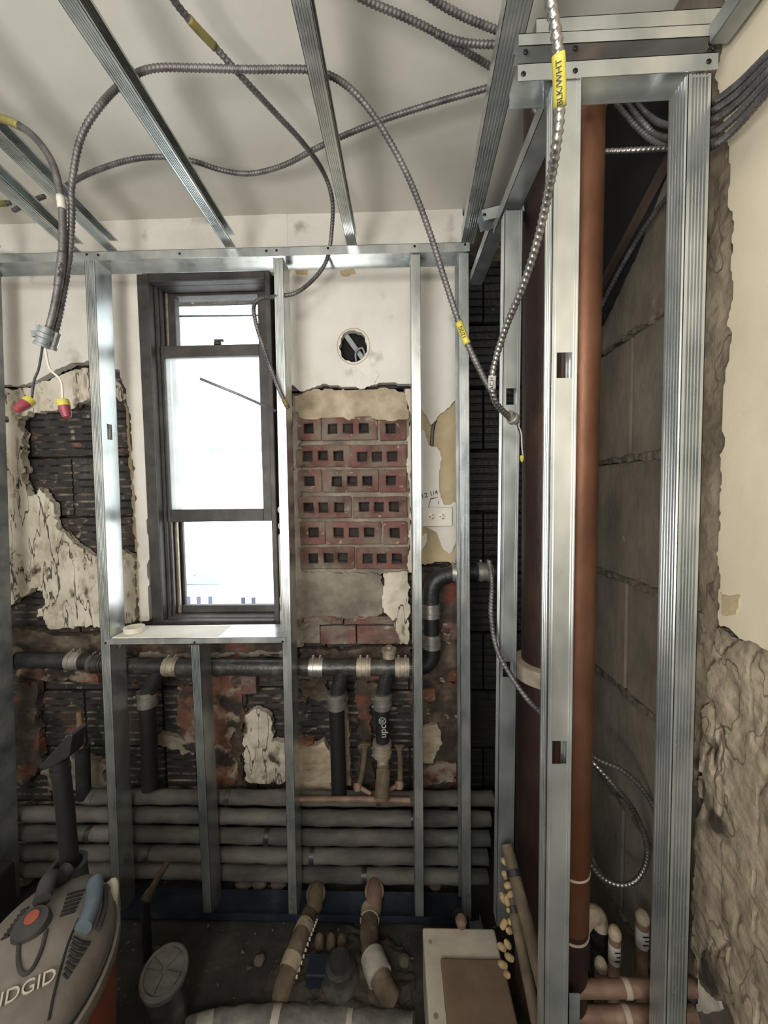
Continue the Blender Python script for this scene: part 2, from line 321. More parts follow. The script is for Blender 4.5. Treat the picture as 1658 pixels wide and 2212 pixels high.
# ================================================================== STRUCTURE
YW, YT = 1.47, 1.515                       # painted plaster face, tile face of the back wall
XL, XR = at(314, 970, YW).x, at(594, 970, YW).x
ZT, ZB = at(450, 590, YW).z, at(450, 1352, YW).z
X0, X1 = -1.95, .66
ZC = 2.575
m = MB(); m.box((X0, YT+.04, -.1), (XL, 1.72, ZC)).box((XR, YT+.04, -.1), (X1+.1, 1.72, ZC)).box((XL, YT+.04, -.1), (XR, 1.72, ZB)).box((XL, YT+.04, ZT), (XR, 1.72, ZC))
WB = struct(m.build('wall_back', MT['darkmortar']))
def tile_mesh(w, h, ribs):
    """a scored clay tile: front at y=0 with horizontal ribs, body going back"""
    mb = MB(); prof = []; p = h/ribs
    for i in range(ribs):
        z = i*p; prof += [(z+.05*p, .005), (z+.16*p, 0), (z+.84*p, 0), (z+.95*p, .005)]
    prof = [(0, .008)]+prof+[(h, .008)]
    n = len(prof); vs = []
    for z, y in prof: vs += [(0, y, z), (w, y, z)]
    fs = [(2*i, 2*i+1, 2*i+3, 2*i+2) for i in range(n-1)]
    b = 2*n; vs += [(0, .045, 0), (w, .045, 0), (w, .045, h), (0, .045, h)]
    fs += [(0, b, b+1, 1), (2*n-2, 2*n-1, b+2, b+3), tuple([2*i for i in range(n)])+(b+3, b), tuple([2*i+1 for i in reversed(range(n))])+(b+1, b+2)]
    mb.add(vs, fs); return mb
TM = {}
def tiles(x0, x1, z0, z1, mt='tile'):
    W, H = .305, .245
    nx = max(1, round((x1-x0)/W)); nz = max(1, round((z1-z0)/H)); w = (x1-x0)/nx; h = (z1-z0)/nz
    key = (round(w, 4), round(h, 4)); g = .008
    for k in range(nz):
        off = (w/2 if k % 2 else 0)
        xs = [x0]+[x0+off+i*w for i in range(1 if off == 0 else 0, nx+1) if x0 < x0+off+i*w < x1-.01]+[x1]
        for a, b in zip(xs[:-1], xs[1:]):
            if b-a < .05: continue
            kk = (round(b-a, 3), round(h, 3), mt)
            if kk not in TM:
                o = tile_mesh(b-a-g, h-g, 8).build('clay_tile', MT[mt], WB, smooth=False); TM[kk] = o.data
                if mt == 'tile':
                    o.data.materials.append(MT['groove'])
                    for pg in o.data.polygons:
                        if pg.center.y > .002 and pg.center.y < .0075 and len(pg.vertices) == 4: pg.material_index = 1
            else:
                o = bpy.data.objects.new('clay_tile', TM[kk]); COL.objects.link(o); o.parent = WB
            o.location = (a+g/2, YT+random.uniform(-.002, .003), z0+k*h+g/2)
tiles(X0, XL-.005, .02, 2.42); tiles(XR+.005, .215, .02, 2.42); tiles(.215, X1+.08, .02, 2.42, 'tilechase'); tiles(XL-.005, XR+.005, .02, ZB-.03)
# ---- painted plaster and other coverings left on the back wall
def wp(name, pts, Y, thick, m, **k): return patch(name, pxy(Y, pts), 'y', Y, thick, MT[m], WB, **k)
wp('painted_plaster', [(-245,430),(307,440),(309,600),(326,1346),(302,1346),(298,1240),(293,1120),(284,1000),(278,900),(270,850),(252,800),(238,796),(190,782),(150,790),(112,806),(80,826),(40,834),(-120,840),(-245,850)], YW, .03, 'plaster', cell=.007, amp=.0012, nsc=8, edge=.012, esc=26, seed=3)
hole = [(763+28*math.cos(t)*1., 748+32*math.sin(t)) for t in np.linspace(0, 2*PI, 28)[:-1]]
wp('painted_plaster', [(598,440),(1002,440),(1001,700),(1000,826),(990,838),(982,872),(958,895),(940,915),(928,926),(912,890),(906,862),(896,846),(878,832),(842,828),(800,834),(760,838),(700,833),(668,840),(645,852),(632,838),(616,820)], YW, .03, 'plaster', cell=.0065, amp=.0012, nsc=8, edge=.010, esc=30, seed=11, holes=[pxy(YW, hole)])
wp('painted_plaster', [(596,590),(612,590),(640,1350),(602,1350)], YW+.002, .03, 'plaster', cell=.007, amp=.001, edge=.006, seed=5)
wp('painted_plaster', [(292,430),(622,430),(622,588),(292,588)], YW-.002, .03, 'plaster', cell=.012, amp=.001, edge=.001, seed=13)
wp('tan_base_coat', [(896,820),(1002,800),(1002,1150),(1000,1222),(960,1216),(896,1226)], YW+.012, .02, 'tan', cell=.007, amp=.0015, edge=.01, seed=9)
wp('plaster_flake', [(900,922),(918,930),(926,962),(946,965),(955,985),(948,1030),(950,1060),(962,1090),(990,1080),(1000,1100),(990,1165),(975,1200),(955,1186),(938,1150),(915,1140),(898,1140)], YW+.004, .012, 'plaster', cell=.005, amp=.001, edge=.006, seed=21)
wp('plaster_flake', [(902,1160),(925,1148),(922,1175),(905,1198)], YW+.004, .012, 'plaster', cell=.005, amp=.001, edge=.005, seed=25)
wp('mortar_band', [(640,852),(665,842),(700,838),(760,842),(840,838),(872,842),(884,870),(882,905),(850,912),(760,906),(650,908),(636,890)], YW+.008, .03, 'mortartan', cell=.006, amp=.006, nsc=24, edge=.012, seed=31)
wp('curled_plaster_flake', [(760,800),(775,796),(788,812),(812,800),(818,812),(808,832),(785,842),(764,836)], YW-.004, .006, 'plaster', cell=.004, amp=.003, nsc=40, edge=.004, seed=34)
wp('broken_plaster_edge', [(868,836),(900,842),(908,900),(902,1080),(892,1240),(878,1240),(884,1100),(878,1000),(886,900)], YW+.004, .03, 'cream', cell=.005, amp=.006, edge=.012, seed=33)
wp('grey_concrete_patch', [(642,1232),(826,1236),(832,1290),(826,1332),(760,1340),(645,1338),(636,1290)], YW+.012, .03, 'mortar', cell=.006, amp=.008, nsc=22, edge=.012, seed=37)
wp('cream_mortar_patch', [(828,1238),(884,1232),(886,1390),(862,1392),(850,1345),(828,1320),(822,1290)], YW+.006, .03, 'cream', cell=.005, amp=.008, nsc=30, edge=.012, seed=39)
wp('mortar_strip', [(628,850),(650,850),(654,1240),(656,1400),(634,1400)], YW+.016, .03, 'mortar', cell=.006, amp=.008, edge=.012, seed=41)
wp('cream_scratch_coat', [[(-20,836),(60,834),(110,812),(190,790),(200,860),(150,885),(90,890),(40,905),(-20,905)], [(-20,960),(30,880),(50,940),(52,1020),(62,1070),(88,1052),(112,1085),(120,1130),(165,1180),(215,1205),(245,1225),(262,1300),(268,1345),(235,1362),(180,1352),(115,1365),(78,1335),(92,1290),(70,1272),(30,1300),(-20,1345)], [(240,800),(270,845),(274,870),(250,862)], [(255,1180),(290,1200),(296,1345),(262,1348)]],
   YW+.006, .03, 'cream', cell=.006, amp=.006, nsc=20, edge=.020, esc=34, seed=51, cracks=.016)
wp('torn_plaster_edge', [(268,868),(276,866),(288,1000),(298,1120),(304,1240),(306,1345),(298,1345),(292,1210),(282,1060),(274,960)], YW+.008, .02, 'tan', cell=.005, amp=.003, edge=.010, seed=53)
wp('rubble_ledge', [(-20,1352),(60,1360),(120,1374),(235,1365),(300,1356),(640,1390),(640,1415),(500,1430),(250,1425),(-20,1420)], YW+.002, .05, 'darkmortar', cell=.007, amp=.014, nsc=30, edge=.012, seed=57)
wp('red_rubble', [(30,1445),(120,1440),(210,1455),(215,1480),(150,1472),(90,1470),(40,1468)], YW+.01, .03, 'orangebrick', cell=.006, amp=.010, nsc=34, edge=.012, seed=59)
wp('dark_rubble', [(896,1225),(1000,1222),(1004,1480),(900,1480)], YW+.012, .03, 'darkmortar', cell=.007, amp=.014, nsc=24, edge=.02, seed=61, chunky=.02)
wp('dark_rubble', [(640,1400),(890,1396),(895,1470),(640,1470)], YW+.008, .03, 'darkmortar', cell=.007, amp=.014, nsc=24, edge=.02, seed=63)
wp('orange_brick_patch', [(380,1485),(425,1470),(520,1450),(530,1560),(500,1600),(520,1700),(470,1705),(440,1640),(395,1615),(378,1560)], YW+.012, .03, 'orangebrick', cell=.006, amp=.010, nsc=20, edge=.022, seed=67, chunky=.014)
wp('brown_rubble', [(428,1440),(520,1436),(535,1500),(520,1600),(532,1705),(470,1712),(440,1660),(430,1560)], YW+.020, .03, 'darkmortar', cell=.006, amp=.012, nsc=24, edge=.02, seed=171, chunky=.016)
wp('brown_rubble', [(902,1480),(1000,1470),(1002,1712),(905,1712)], YW+.022, .03, 'darkmortar', cell=.006, amp=.010, nsc=22, edge=.03, seed=173, chunky=.016)
wp('dark_rubble', [(640,1470),(700,1465),(712,1500),(690,1520),(650,1500)], YW+.014, .03, 'darkmortar', cell=.006, amp=.012, nsc=24, edge=.02, seed=175)
wp('dark_rubble', [(760,1470),(815,1475),(800,1560),(810,1700),(762,1700),(775,1600)], YW+.016, .03, 'darkmortar', cell=.006, amp=.012, nsc=24, edge=.02, seed=177, chunky=.012)
wp('mortar_smear', [(90,1640),(150,1625),(225,1650),(230,1712),(100,1716)], YW+.020, .03, 'mortar', cell=.006, amp=.010, nsc=24, edge=.03, seed=179)
wp('mortar_smear', [(340,1585),(420,1600),(425,1640),(380,1625),(345,1612)], YW+.020, .03, 'mortar', cell=.006, amp=.010, nsc=24, edge=.02, seed=181)
wp('mortar_smear', [(300,1405),(420,1412),(615,1404),(630,1420),(300,1424)], YW-.004, .05, 'mortar', cell=.006, amp=.012, nsc=34, edge=.012, seed=183)
wp('cream_mortar_patch', [(526,1545),(560,1532),(590,1545),(588,1600),(628,1612),(640,1680),(600,1700),(560,1692),(525,1690)], YW+.004, .03, 'cream', cell=.005, amp=.010, nsc=22, edge=.014, seed=71, chunky=.01)
wp('tan_mortar_patch', [(640,1622),(700,1600),(716,1620),(722,1722),(640,1722)], YW+.008, .03, 'mortartan', cell=.006, amp=.008, nsc=22, edge=.014, seed=73)
wp('tan_mortar_patch', [(900,1572),(945,1560),(952,1600),(940,1650),(902,1650)], YW+.010, .03, 'mortartan', cell=.006, amp=.008, nsc=22, edge=.014, seed=75)
wp('tan_mortar_strip', [(738,1500),(750,1490),(760,1700),(742,1700)], YW+.010, .03, 'mortartan', cell=.005, amp=.006, edge=.010, seed=77)
wp('dark_mortar_smear', [(30,1470),(85,1480),(80,1560),(95,1640),(60,1700),(20,1690)], YW+.008, .03, 'darkmortar', cell=.006, amp=.008, edge=.02, seed=79)
wp('mortar_smear', [(905,1655),(985,1640),(990,1690),(905,1705)], YW+.012, .03, 'orangebrick', cell=.007, amp=.008, edge=.02, seed=81)
# ---- cored bricks set on edge, each one a piece
def holed_brick(x0, x1, y0, y1, holes, i):
    Y = YW+.011+random.uniform(-.003, .003); x0 -= 2; x1 += 2; y0 -= 2; y1 += 2; a = at(x0, y1, Y); b = at(x1, y0, Y)
    hw = .0188; zc = (a.z+b.z)/2+random.uniform(-.002, .003)
    xs = [a.x]; hs = []
    for h in holes:
        c = at(h, (y0+y1)/2, Y).x; hs.append((c-hw, c+hw)); xs += [c-hw, c+hw]
    xs.append(b.x); z0, z1 = zc-hw, zc+hw; mb = MB(); D = .045
    for k in range(len(xs)-1):
        ish = k % 2 == 1
        mb.box((xs[k], Y, a.z), (xs[k+1], Y+D, z0)); mb.box((xs[k], Y, z1), (xs[k+1], Y+D, b.z))
        if not ish: mb.box((xs[k], Y, z0), (xs[k+1], Y+D, z1))
    bm = MB(); bm.v = mb.v; bm.f = mb.f
    o = mb.build('cored_brick', MT['redbrick'], WB)
    bm2 = bmesh.new(); bm2.from_mesh(o.data); bmesh.ops.remove_doubles(bm2, verts=bm2.verts, dist=.0004)
    # drop the inner faces left between the joined pieces
    seen = {}
    for f in bm2.faces: seen.setdefault(tuple(sorted(v.index for v in f.verts)), []).append(f)
    kill = [f for fs in seen.values() if len(fs) > 1 for f in fs]
    bmesh.ops.delete(bm2, geom=kill, context='FACES'); 
    for v in bm2.verts:
        q = v.co; v.co.x += (fbm(np.array(q.x*60+i), np.array(q.z*60), 3)-.5)*.007; v.co.z += (fbm(np.array(q.x*60+9), np.array(q.z*60+i), 5)-.5)*.007
    bm2.to_mesh(o.data); bm2.free(); bv = o.modifiers.new('bevel', 'BEVEL'); bv.width = .003; bv.segments = 1
    # mortar plug deep in the cores
    plug = MB()
    for h0, h1 in hs:
        d = random.choice((.018, .024, .030, .034)); plug.box((h0-.002, Y+d, z0-.002), (h1+.002, Y+D+.002, z1+.002))
        if random.random() < .5: plug.box((h0-.001, Y+.004, z0-.001), (h1+.001, Y+d, z0+random.uniform(.003,.010)))
    if hs: plug.build('core_mortar', MT['coredark'], o)
rows = [((900,950), [(645,691,[666]),(697,812,[718,751,785]),(822,874,[843])]), ((962,1008), [(641,755,[664,697,730]),(759,876,[782,814,847])]),
        ((1016,1062), [(645,692,[668]),(699,815,[727,760,793]),(822,876,[844])]), ((1074,1118), [(645,756,[666,698,732]),(764,878,[786,818,850])]),
        ((1128,1175), [(650,700,[677]),(706,821,[731,764,797]),(830,878,[852])]), ((1184,1228), [(650,763,[676,709,740]),(771,880,[793,824,857])])]
hl = []
for (y0, y1), bs in rows:
    for x0, x1, hs in bs:
        for h in hs: hl.append(pxy(YW+.016, [(h-12,(y0+y1)/2-13),(h+12,(y0+y1)/2-13),(h+12,(y0+y1)/2+13),(h-12,(y0+y1)/2+13)]))
wp('brick_bed_mortar', [(634,892),(886,892),(886,1240),(638,1240)], YW+.020, .03, 'mortar', cell=.0045, amp=.003, nsc=50, edge=.008, seed=43, holes=hl)
for k, ((y0, y1), bs) in enumerate(rows):
    for j, (x0, x1, hs) in enumerate(bs): holed_brick(x0, x1, y0, y1, hs, k*5+j)
def plain_brick(x0, x1, y0, y1, mt, dy=0):
    Y = YW+.012+dy; a = at(x0, y1, Y); b = at(x1, y0, Y)
    o = MB().box((a.x, Y, a.z), (b.x, Y+.05, b.z)).build('brick', MT[mt], WB, bevel=.004)
    bm = bmesh.new(); bm.from_mesh(o.data); bmesh.ops.subdivide_edges(bm, edges=bm.edges, cuts=3, use_grid_fill=True)
    for v in bm.verts: v.co.y += random.uniform(-.004, .004); v.co.z += random.uniform(-.002, .002)
    bm.to_mesh(o.data); bm.free()
for q in ((648,690,1346,1390,'mortar'),(692,768,1352,1392,'redbrick'),(771,884,1352,1392,'redbrick'),(655,740,1330,1349,'redbrick'),(743,850,1332,1350,'redbrick'),
          (908,950,1330,1362,'redbrick'),(955,992,1345,1385,'redbrick'),(905,940,1490,1516,'orangebrick'),(520,552,1462,1500,'redbrick'),(262,330,1395,1412,'redbrick'),(335,420,1397,1414,'redbrick'),(425,520,1396,1412,'redbrick'),
          (640,662,1512,1526,'orangebrick'),(642,676,1600,1615,'orangebrick')): plain_brick(*q)
c = at(763, 748, YW-.0005); MB().rings([[c+Vector((r_*math.cos(t), y_, r_*1.08*math.sin(t))) for t in np.linspace(0, 2*PI, 41)[:-1]] for r_, y_ in ((.0600,0),(.0600,-.001),(.0625,-.001),(.0625,0))], False).build('scored_ring', MT['tan'], WB)
for q_, sd in (([(633,578),(668,580),(664,596),(640,594)], 191), ([(734,582),(764,580),(768,592),(745,600),(732,596)], 193), ([(620,580),(630,582),(628,592),(619,590)], 195)):
    wp('chipped_paint', q_, YW-.001, .004, 'tan', cell=.0035, amp=.0005, edge=.006, esc=60, seed=sd)
# stapled strap and cable seen in the round hole
mb = MB(); a = at(738, 712, 1.495); b = at(790, 784, 1.495)
d = (b-a).normalized(); s = Vector((d.z, 0, -d.x))*.009
mb.prism([a-s, b-s, b+s, a+s], (0, .003, 0)); st = mb.build('perforated_strap', MT['galvdusty'], WB)
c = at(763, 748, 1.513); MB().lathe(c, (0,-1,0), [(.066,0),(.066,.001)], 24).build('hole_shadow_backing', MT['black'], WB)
MB().tube(spline([at(770,785,1.488), at(768,762,1.485), at(782,752,1.485), at(790,775,1.488)], 8), .004, 8).build('wire_loop', MT['galvdusty'], WB, smooth=True)
# ---- window
WN = struct(MB().box((XL, 1.462, ZB), (XL+.045, 1.497, ZT)).box((XR-.02, 1.462, ZB), (XR, 1.497, ZT)).box((XL+.045, 1.462, ZT-.03), (XR-.02, 1.497, ZT)).box((XL+.045, 1.462, ZB), (XR-.02, 1.497, ZB+.024)).build('window_1', MT['winframe'], bevel=.003))
jl, jr = XL+.045, XR-.02
MB().box((jl-.02, 1.497, ZB), (jl+.010, 1.62, ZT)).box((jr-.010, 1.497, ZB), (jr+.02, 1.62, ZT)).box((jl, 1.497, ZT-.03), (jr, 1.62, ZT)).build('window_jamb', MT['winframe'], WN)
for k in range(3): MB().box((jl+.010, 1.512+.034*k, ZB+.02), (jl+.018+.004*k, 1.522+.034*k, ZT-.03)).build('jamb_track', MT['ssd' if k == 1 else 'winframe'], WN)
MB().box((jl, 1.49, ZB+.006), (jr, 1.66, ZB+.030)).build('window_sill', MT['winframe'], WN, bevel=.004)
MB().box((jl+.03, 1.545, ZB+.030), (jr, 1.57, ZB+.060)).build('sill_rail', MT['winframe'], WN, bevel=.003)
def sash(name, Y, outer, glass, mt):
    (ox0, ox1, oz0, oz1), (gx0, gx1, gz0, gz1) = outer, glass; D = .034
    s = MB().box((ox0, Y, oz0), (gx0, Y+D, oz1)).build(name, MT['winframe'], WN, bevel=.002)
    MB().box((gx1, Y, oz0), (ox1, Y+D, oz1)).build('stile', MT['winframe'], s, bevel=.002)
    MB().box((gx0, Y, oz0), (gx1, Y+D, gz0)).build('bottom_rail', MT['winframe'], s, bevel=.002)
    MB().box((gx0, Y, gz1), (gx1, Y+D, oz1)).build('top_rail', MT['winframe'], s, bevel=.002)
    MB().box((gx0-.004, Y+.013, gz0-.004), (gx1+.004, Y+.018, gz1+.004)).build('pane', MT[mt], s)
    return s
ga, gb = at(384, 752, 1.56), at(557, 638, 1.56)
sash('upper_sash', 1.55, (jl+.010, jr-.010, ga.z-.03, ZT-.03), (ga.x, gb.x, ga.z, gb.z), 'glass')
ga, gb = at(371, 1101, 1.52), at(561, 770, 1.52)
s = sash('lower_sash', 1.507, (jl+.004, jr-.003, at(450, 1127, 1.507).z, at(450, 745, 1.507).z), (ga.x, gb.x, ga.z, gb.z), 'frost')
c = at(470, 743, 1.515); MB().lathe(c, (0,0,1), [(.014,-.004),(.014,.006),(.008,.008),(.008,.012)], 14).box((c.x-.004, c.y-.022, c.z+.004), (c.x+.03, c.y-.01, c.z+.01)).build('sash_lock', MT['winframe'], s)
MB().box((XL+.02, 1.466, ZB-.03), (XR, 1.60, ZB+.002)).build('window_stool', MT['mortar'], WN, bevel=.004)
# outside the glass: a storm rail, and pale houses across the street
a, b = at(383, 683, 1.61), at(556, 682, 1.61); MB().tube([(jl, 1.61, a.z), (jr, 1.61, b.z)], .004, 8).build('storm_wire', MT['galvdusty'], WN, smooth=True)
a, b = at(371, 974, 1.61), at(561, 972, 1.61); MB().box((jl, 1.595, a.z-.011), (jr, 1.615, b.z+.011)).build('storm_rail', MT['storm'], WN, bevel=.003)
YH = 60.
hb = thing('town_house', 'pale far house with gable roof seen through the open lower window', 'building', at(420, 1280, YH))
a, b = at(380, 1420, YH), at(474, 1262, YH); MB().box((a.x-8, YH, a.z-12), (b.x, YH+8, b.z)).build('wall', MT['facade'], hb)
MB().prism([at(360, 1262, YH-.4), at(474, 1264, YH-.4), at(450, 1236, YH-.4)], (0, 3, 0)).build('roof', MT['shingle'], hb)
MB().box((a.x-8, YH-.5, b.z-.5), (b.x+.3, YH, b.z)).build('cornice', MT['shingle'], hb)
for x in (408, 430, 455):
    p, q = at(x-4, 1305, YH), at(x+4, 1288, YH); f = MB().box((p.x-.12, YH-.15, p.z-.12), (q.x+.12, YH, q.z+.12)).build('window', MT['facade'], hb); MB().box((p.x, YH-.2, p.z), (q.x, YH-.1, q.z)).build('pane', MT['farwin'], f)
for x in (420, 428): MB().lathe(at(x, 1255, YH), (0,0,1), [(.12,-.4),(.12,.9),(.18,1.0)], 8).build('vent_pipe', MT['shingle'], hb)
hb2 = thing('apartment_house', 'pale far flat-roofed house to the right in the open lower window', 'building', at(530, 1280, YH+12))
a, b = at(476, 1420, YH+12), at(640, 1266, YH+12); MB().box((a.x, YH+12, a.z-12), (b.x+10, YH+20, b.z)).build('wall', MT['facade'], hb2)
p, q = at(454, 1258, YH+15), at(474, 1245, YH+15); MB().box((p.x, YH+14, p.z-1), (q.x, YH+16, q.z)).build('roof_shed', MT['shingle'], hb2)
p, q = at(505, 1268, YH+15), at(510, 1238, YH+15); MB().box((p.x, YH+14, p.z-1), (q.x, YH+15, q.z)).build('chimney', MT['shingle'], hb2)
for x in (486, 503, 526, 548):
    p, q = at(x-4, 1306, YH+12), at(x+4, 1290, YH+12); f = MB().box((p.x-.12, YH+11.85, p.z-.12), (q.x+.12, YH+12, q.z+.12)).build('window', MT['facade'], hb2); MB().box((p.x, YH+11.8, p.z), (q.x, YH+11.9, q.z)).build('pane', MT['farwin'], f)
# ---- right wall: grey blocks, plaster, rough mortar
XB, XP = .60, .565
WR = struct(MB().box((XB+.03, -1.6, -.1), (XB+.2, 1.55, ZC)).build('wall_right', MT['joint']))
zj = [atx(1360, 725, XB).z, atx(1360, 992, XB).z, atx(1355, 1255, XB).z, atx(1350, 1495, XB).z]
hgt = (zj[0]-zj[3])/3
zs = [zj[3]-2*hgt, zj[3]-hgt, zj[3], zj[2], zj[1], zj[0], zj[0]+hgt]
zs = [z for z in zs if z > -.05]
if zs[0] > .02: zs = [0.]+zs
zs += [2.56]
for k in range(len(zs)-1):
    y = -.9+(k % 2)*.38
    while y < 1.5:
        a, b = max(y, -.9), min(y+.76, 1.52)
        if b-a > .05:
            MB().box((XB+random.uniform(-.002,.002), a+.005, zs[k]+.006), (XB+.035, b-.005, zs[k+1]-.006)).build('gypsum_block', MT['block'], WR, bevel=.004)
        y += .76
for k, z in enumerate(zs[1:-1]):
    patch('squeezed_joint', [(.70, z-.010), (1.5, z-.007), (1.5, z+.010), (.70, z+.012)], 'x', XB-.006, .02, MT['joint'], WR, cell=.005, amp=.007, nsc=60, edge=.008, seed=90+k)
ed = [(1560,-60),(1566,60),(1556,110),(1545,170),(1556,235),(1568,300),(1574,360),(1570,440),(1582,485),(1576,560),(1578,640),(1570,690),(1578,745),(1562,830),(1556,880),(1560,960),(1553,1010),(1554,1100),(1546,1180),(1552,1240),(1550,1300),(1548,1352),(1575,1362),(1600,1384),(1640,1398),(1662,1408)]
pp = pxx(XP, ed); zl = pp[-1][1]; pp += [(.42, zl-.02), (.42, 2.57), (pp[0][0], 2.57)]
patch('cream_painted_plaster', pp, 'x', XP, .035, MT['plasterR'], WR, cell=.0034, amp=.0010, nsc=7, edge=.007, esc=50, seed=103)
MB().box((XP, -.9, zl-.02), (XP+.035, .44, 2.57)).build('cream_painted_plaster', MT['plasterR'], WR)
patch('brown_scraped_strip', pxx(XP+.018, [(1470,120),(1575,90),(1590,500),(1585,900),(1565,1250),(1560,1390),(1540,1500),(1500,1700),(1440,1700),(1455,900)]), 'x', XP+.018, .03, MT['rightmortar'], WR, cell=.004, amp=.005, nsc=26, edge=.008, seed=107, chunky=.008)
lo = pxx(XP+.008, [(1545,1352),(1600,1378),(1662,1400)]); lo2 = pxx(XP+.008, [(1590,2230),(1570,2180),(1525,2150),(1490,2100),(1488,1950),(1500,1800),(1505,1600),(1520,1500),(1532,1420)])
patch('rough_mortar_coat', lo+[(lo[-1][0]-.1, lo[-1][1]), (-.3, lo[-1][1]-.05), (-.3, .02), (lo2[0][0], .02)]+lo2, 'x', XP+.008, .03, MT['rightmortar'], WR, cell=.004, amp=.006, nsc=20, edge=.010, seed=111, cracks=.006, chunky=.009)
patch('void_shade_sheet', pxx(.583, [(1235,800),(1300,690),(1360,560),(1425,380),(1460,330),(1460,150),(1235,150)]), 'x', .583, .02, MT['black'], WR, cell=.008, amp=.0008, edge=.004, seed=119)  # black sheet painted in for the unlit void above the slanted timber
patch('pale_patch', pxx(.594, [(1505,2108),(1530,2112),(1548,2145),(1560,2190),(1500,2190)]), 'x', .594, .01, MT['ivory'], WR, cell=.004, amp=.003, edge=.004, seed=121)  # pale patch behind the low pipes
patch('red_clay_scrap', pxx(XP+.01, [(1498,1320),(1512,1318),(1516,1360),(1510,1395),(1494,1398)]), 'x', XP+.01, .02, MT['redbrick'], WR, cell=.004, amp=.003, edge=.004, seed=113)
patch('plaster_skim', pxx(XP-.0015, [(1554,1275),(1572,1285),(1600,1280),(1592,1330),(1556,1332)]), 'x', XP-.0015, .003, MT['tan'], WR, cell=.004, amp=.0008, edge=.004, seed=117)
# ---- ceiling, floor, left wall, wall behind the camera with an added opening set high to dim the floor
def slabgrid(name, x0, x1, y0, y1, z, up, amp, nsc, m, cell, seed, thick=.08):
    nx = int((x1-x0)/cell)+1; ny = int((y1-y0)/cell)+1
    U, V = np.meshgrid(np.linspace(x0, x1, nx), np.linspace(y0, y1, ny), indexing='ij'); W = z+(fbm(U*nsc, V*nsc, seed)-.5)*2*amp
    vs = [(u, v, q) for u, v, q in zip(U.ravel(), V.ravel(), W.ravel())]; fs = []
    for i in range(nx-1):
        for j in range(ny-1):
            a = i*ny+j; f = (a, a+ny, a+ny+1, a+1); fs.append(f if up else tuple(reversed(f)))
    mb = MB(); mb.v = vs; mb.f = fs; zz = z-thick if up else z+thick
    mb.box((x0, y0, min(zz, z+(.02 if not up else -.02))), (x1, y1, max(zz, z+(.02 if not up else -.02))))
    return mb.build(name, MT[m], None, smooth='auto', recalc=False)
struct(slabgrid('ceiling', X0, XB+.12, -1.6, 1.7, ZC, False, .005, 2.5, 'ceiling', .05, 5))
struct(slabgrid('floor', X0, XB+.12, -1.6, 1.7, -.006, True, .010, 14, 'floor', .02, 8))
struct(MB().box((X0-.1, -1.6, -.1), (X0, 1.7, ZC)).build('wall_left', MT['plaster']))
struct(MB().box((X0, -1.75, -.1), (X1+.2, -1.65, 1.45)).box((X0, -1.75, 2.45), (X1+.2, -1.65, ZC)).box((X0, -1.75, 1.45), (-1.6, -1.65, 2.45)).box((.4, -1.75, 1.45), (X1+.2, -1.65, 2.45)).build('wall_front', MT['plaster']))
# ================================================================== STEEL FRAMING
VX, VY, VZ = Vector((1,0,0)), Vector((0,1,0)), Vector((0,0,1))
def member(name, label, p0, p1, a, b, web=.041, fl=.032, t=.0012, lip=.006, ribs=5, rd=.0026, webribs=(), knocks=(), m='galv', screws=(), cat='stud', group=None):
    """C-shaped sheet steel member. Corner line p0-p1; a: across the web; b: the way the flanges point."""
    p0, p1 = Vector(p0), Vector(p1); w_ = (p1-p0); Ln = w_.length; w_.normalize()
    a = Vector(a); a = (a-w_*a.dot(w_)).normalized(); b = Vector(b); b = (b-w_*b.dot(w_)-a*b.dot(a)).normalized()
    P = lambda s, u, v: p0+w_*s+a*u+b*v
    mb = MB()
    def bx(s0, s1, u0, u1, v0, v1):
        mb.add([P(s,u,v) for s in (s0,s1) for u in (u0,u1) for v in (v0,v1)], [(0,1,3,2),(4,6,7,5),(0,4,5,1),(2,3,7,6),(0,2,6,4),(1,5,7,3)])
    def sweep(prof):
        mb.rings([[P(0,u,v) for u, v in prof], [P(Ln,u,v) for u, v in prof]])
    # web with knock-outs
    ks = sorted(knocks); s = 0.
    for c, hl, hw in ks:
        bx(s, c-hl, 0, web, 0, t); bx(c-hl, c+hl, 0, web/2-hw, 0, t); bx(c-hl, c+hl, web/2+hw, web, 0, t); s = c+hl
    bx(s, Ln, 0, web, 0, t)
    for u0, u1 in webribs: bx(0, Ln, u0, u1, -.0018, 0)
    # flanges
    for side in (0, 1):
        out = []; inn = []
        pts = [(0., 0.)]
        if ribs:
            pitch = fl*.72/ribs; v = fl*.14
            for i in range(ribs):
                pts += [(v+pitch*.2, 0), (v+pitch*.32, rd), (v+pitch*.72, rd), (v+pitch*.84, 0)]; v += pitch
        pts.append((fl, 0.))
        out = [(d, v) for v, d in pts]; inn = [(d+t, v) for v, d in pts]
        prof = out+list(reversed(inn))
        if side: prof = [(web-u, v) for u, v in reversed(prof)]
        sweep(prof)
        if lip:
            if side: bx(0, Ln, web-lip, web, fl-t, fl)
            else: bx(0, Ln, 0, lip, fl-t, fl)
    o = mb.build(name, MT[m]); tag(o, label, cat, group)
    for q, nrm in screws:
        nrm = Vector(nrm); MB().lathe(q, nrm, [(.0042,-.001),(.0042,.0008),(.0025,.002),(.001,.002)], 10).build('screw', MT['screw'], o)
    return o
YF, DW = 1.29, .08
FR = (0,-1,0)
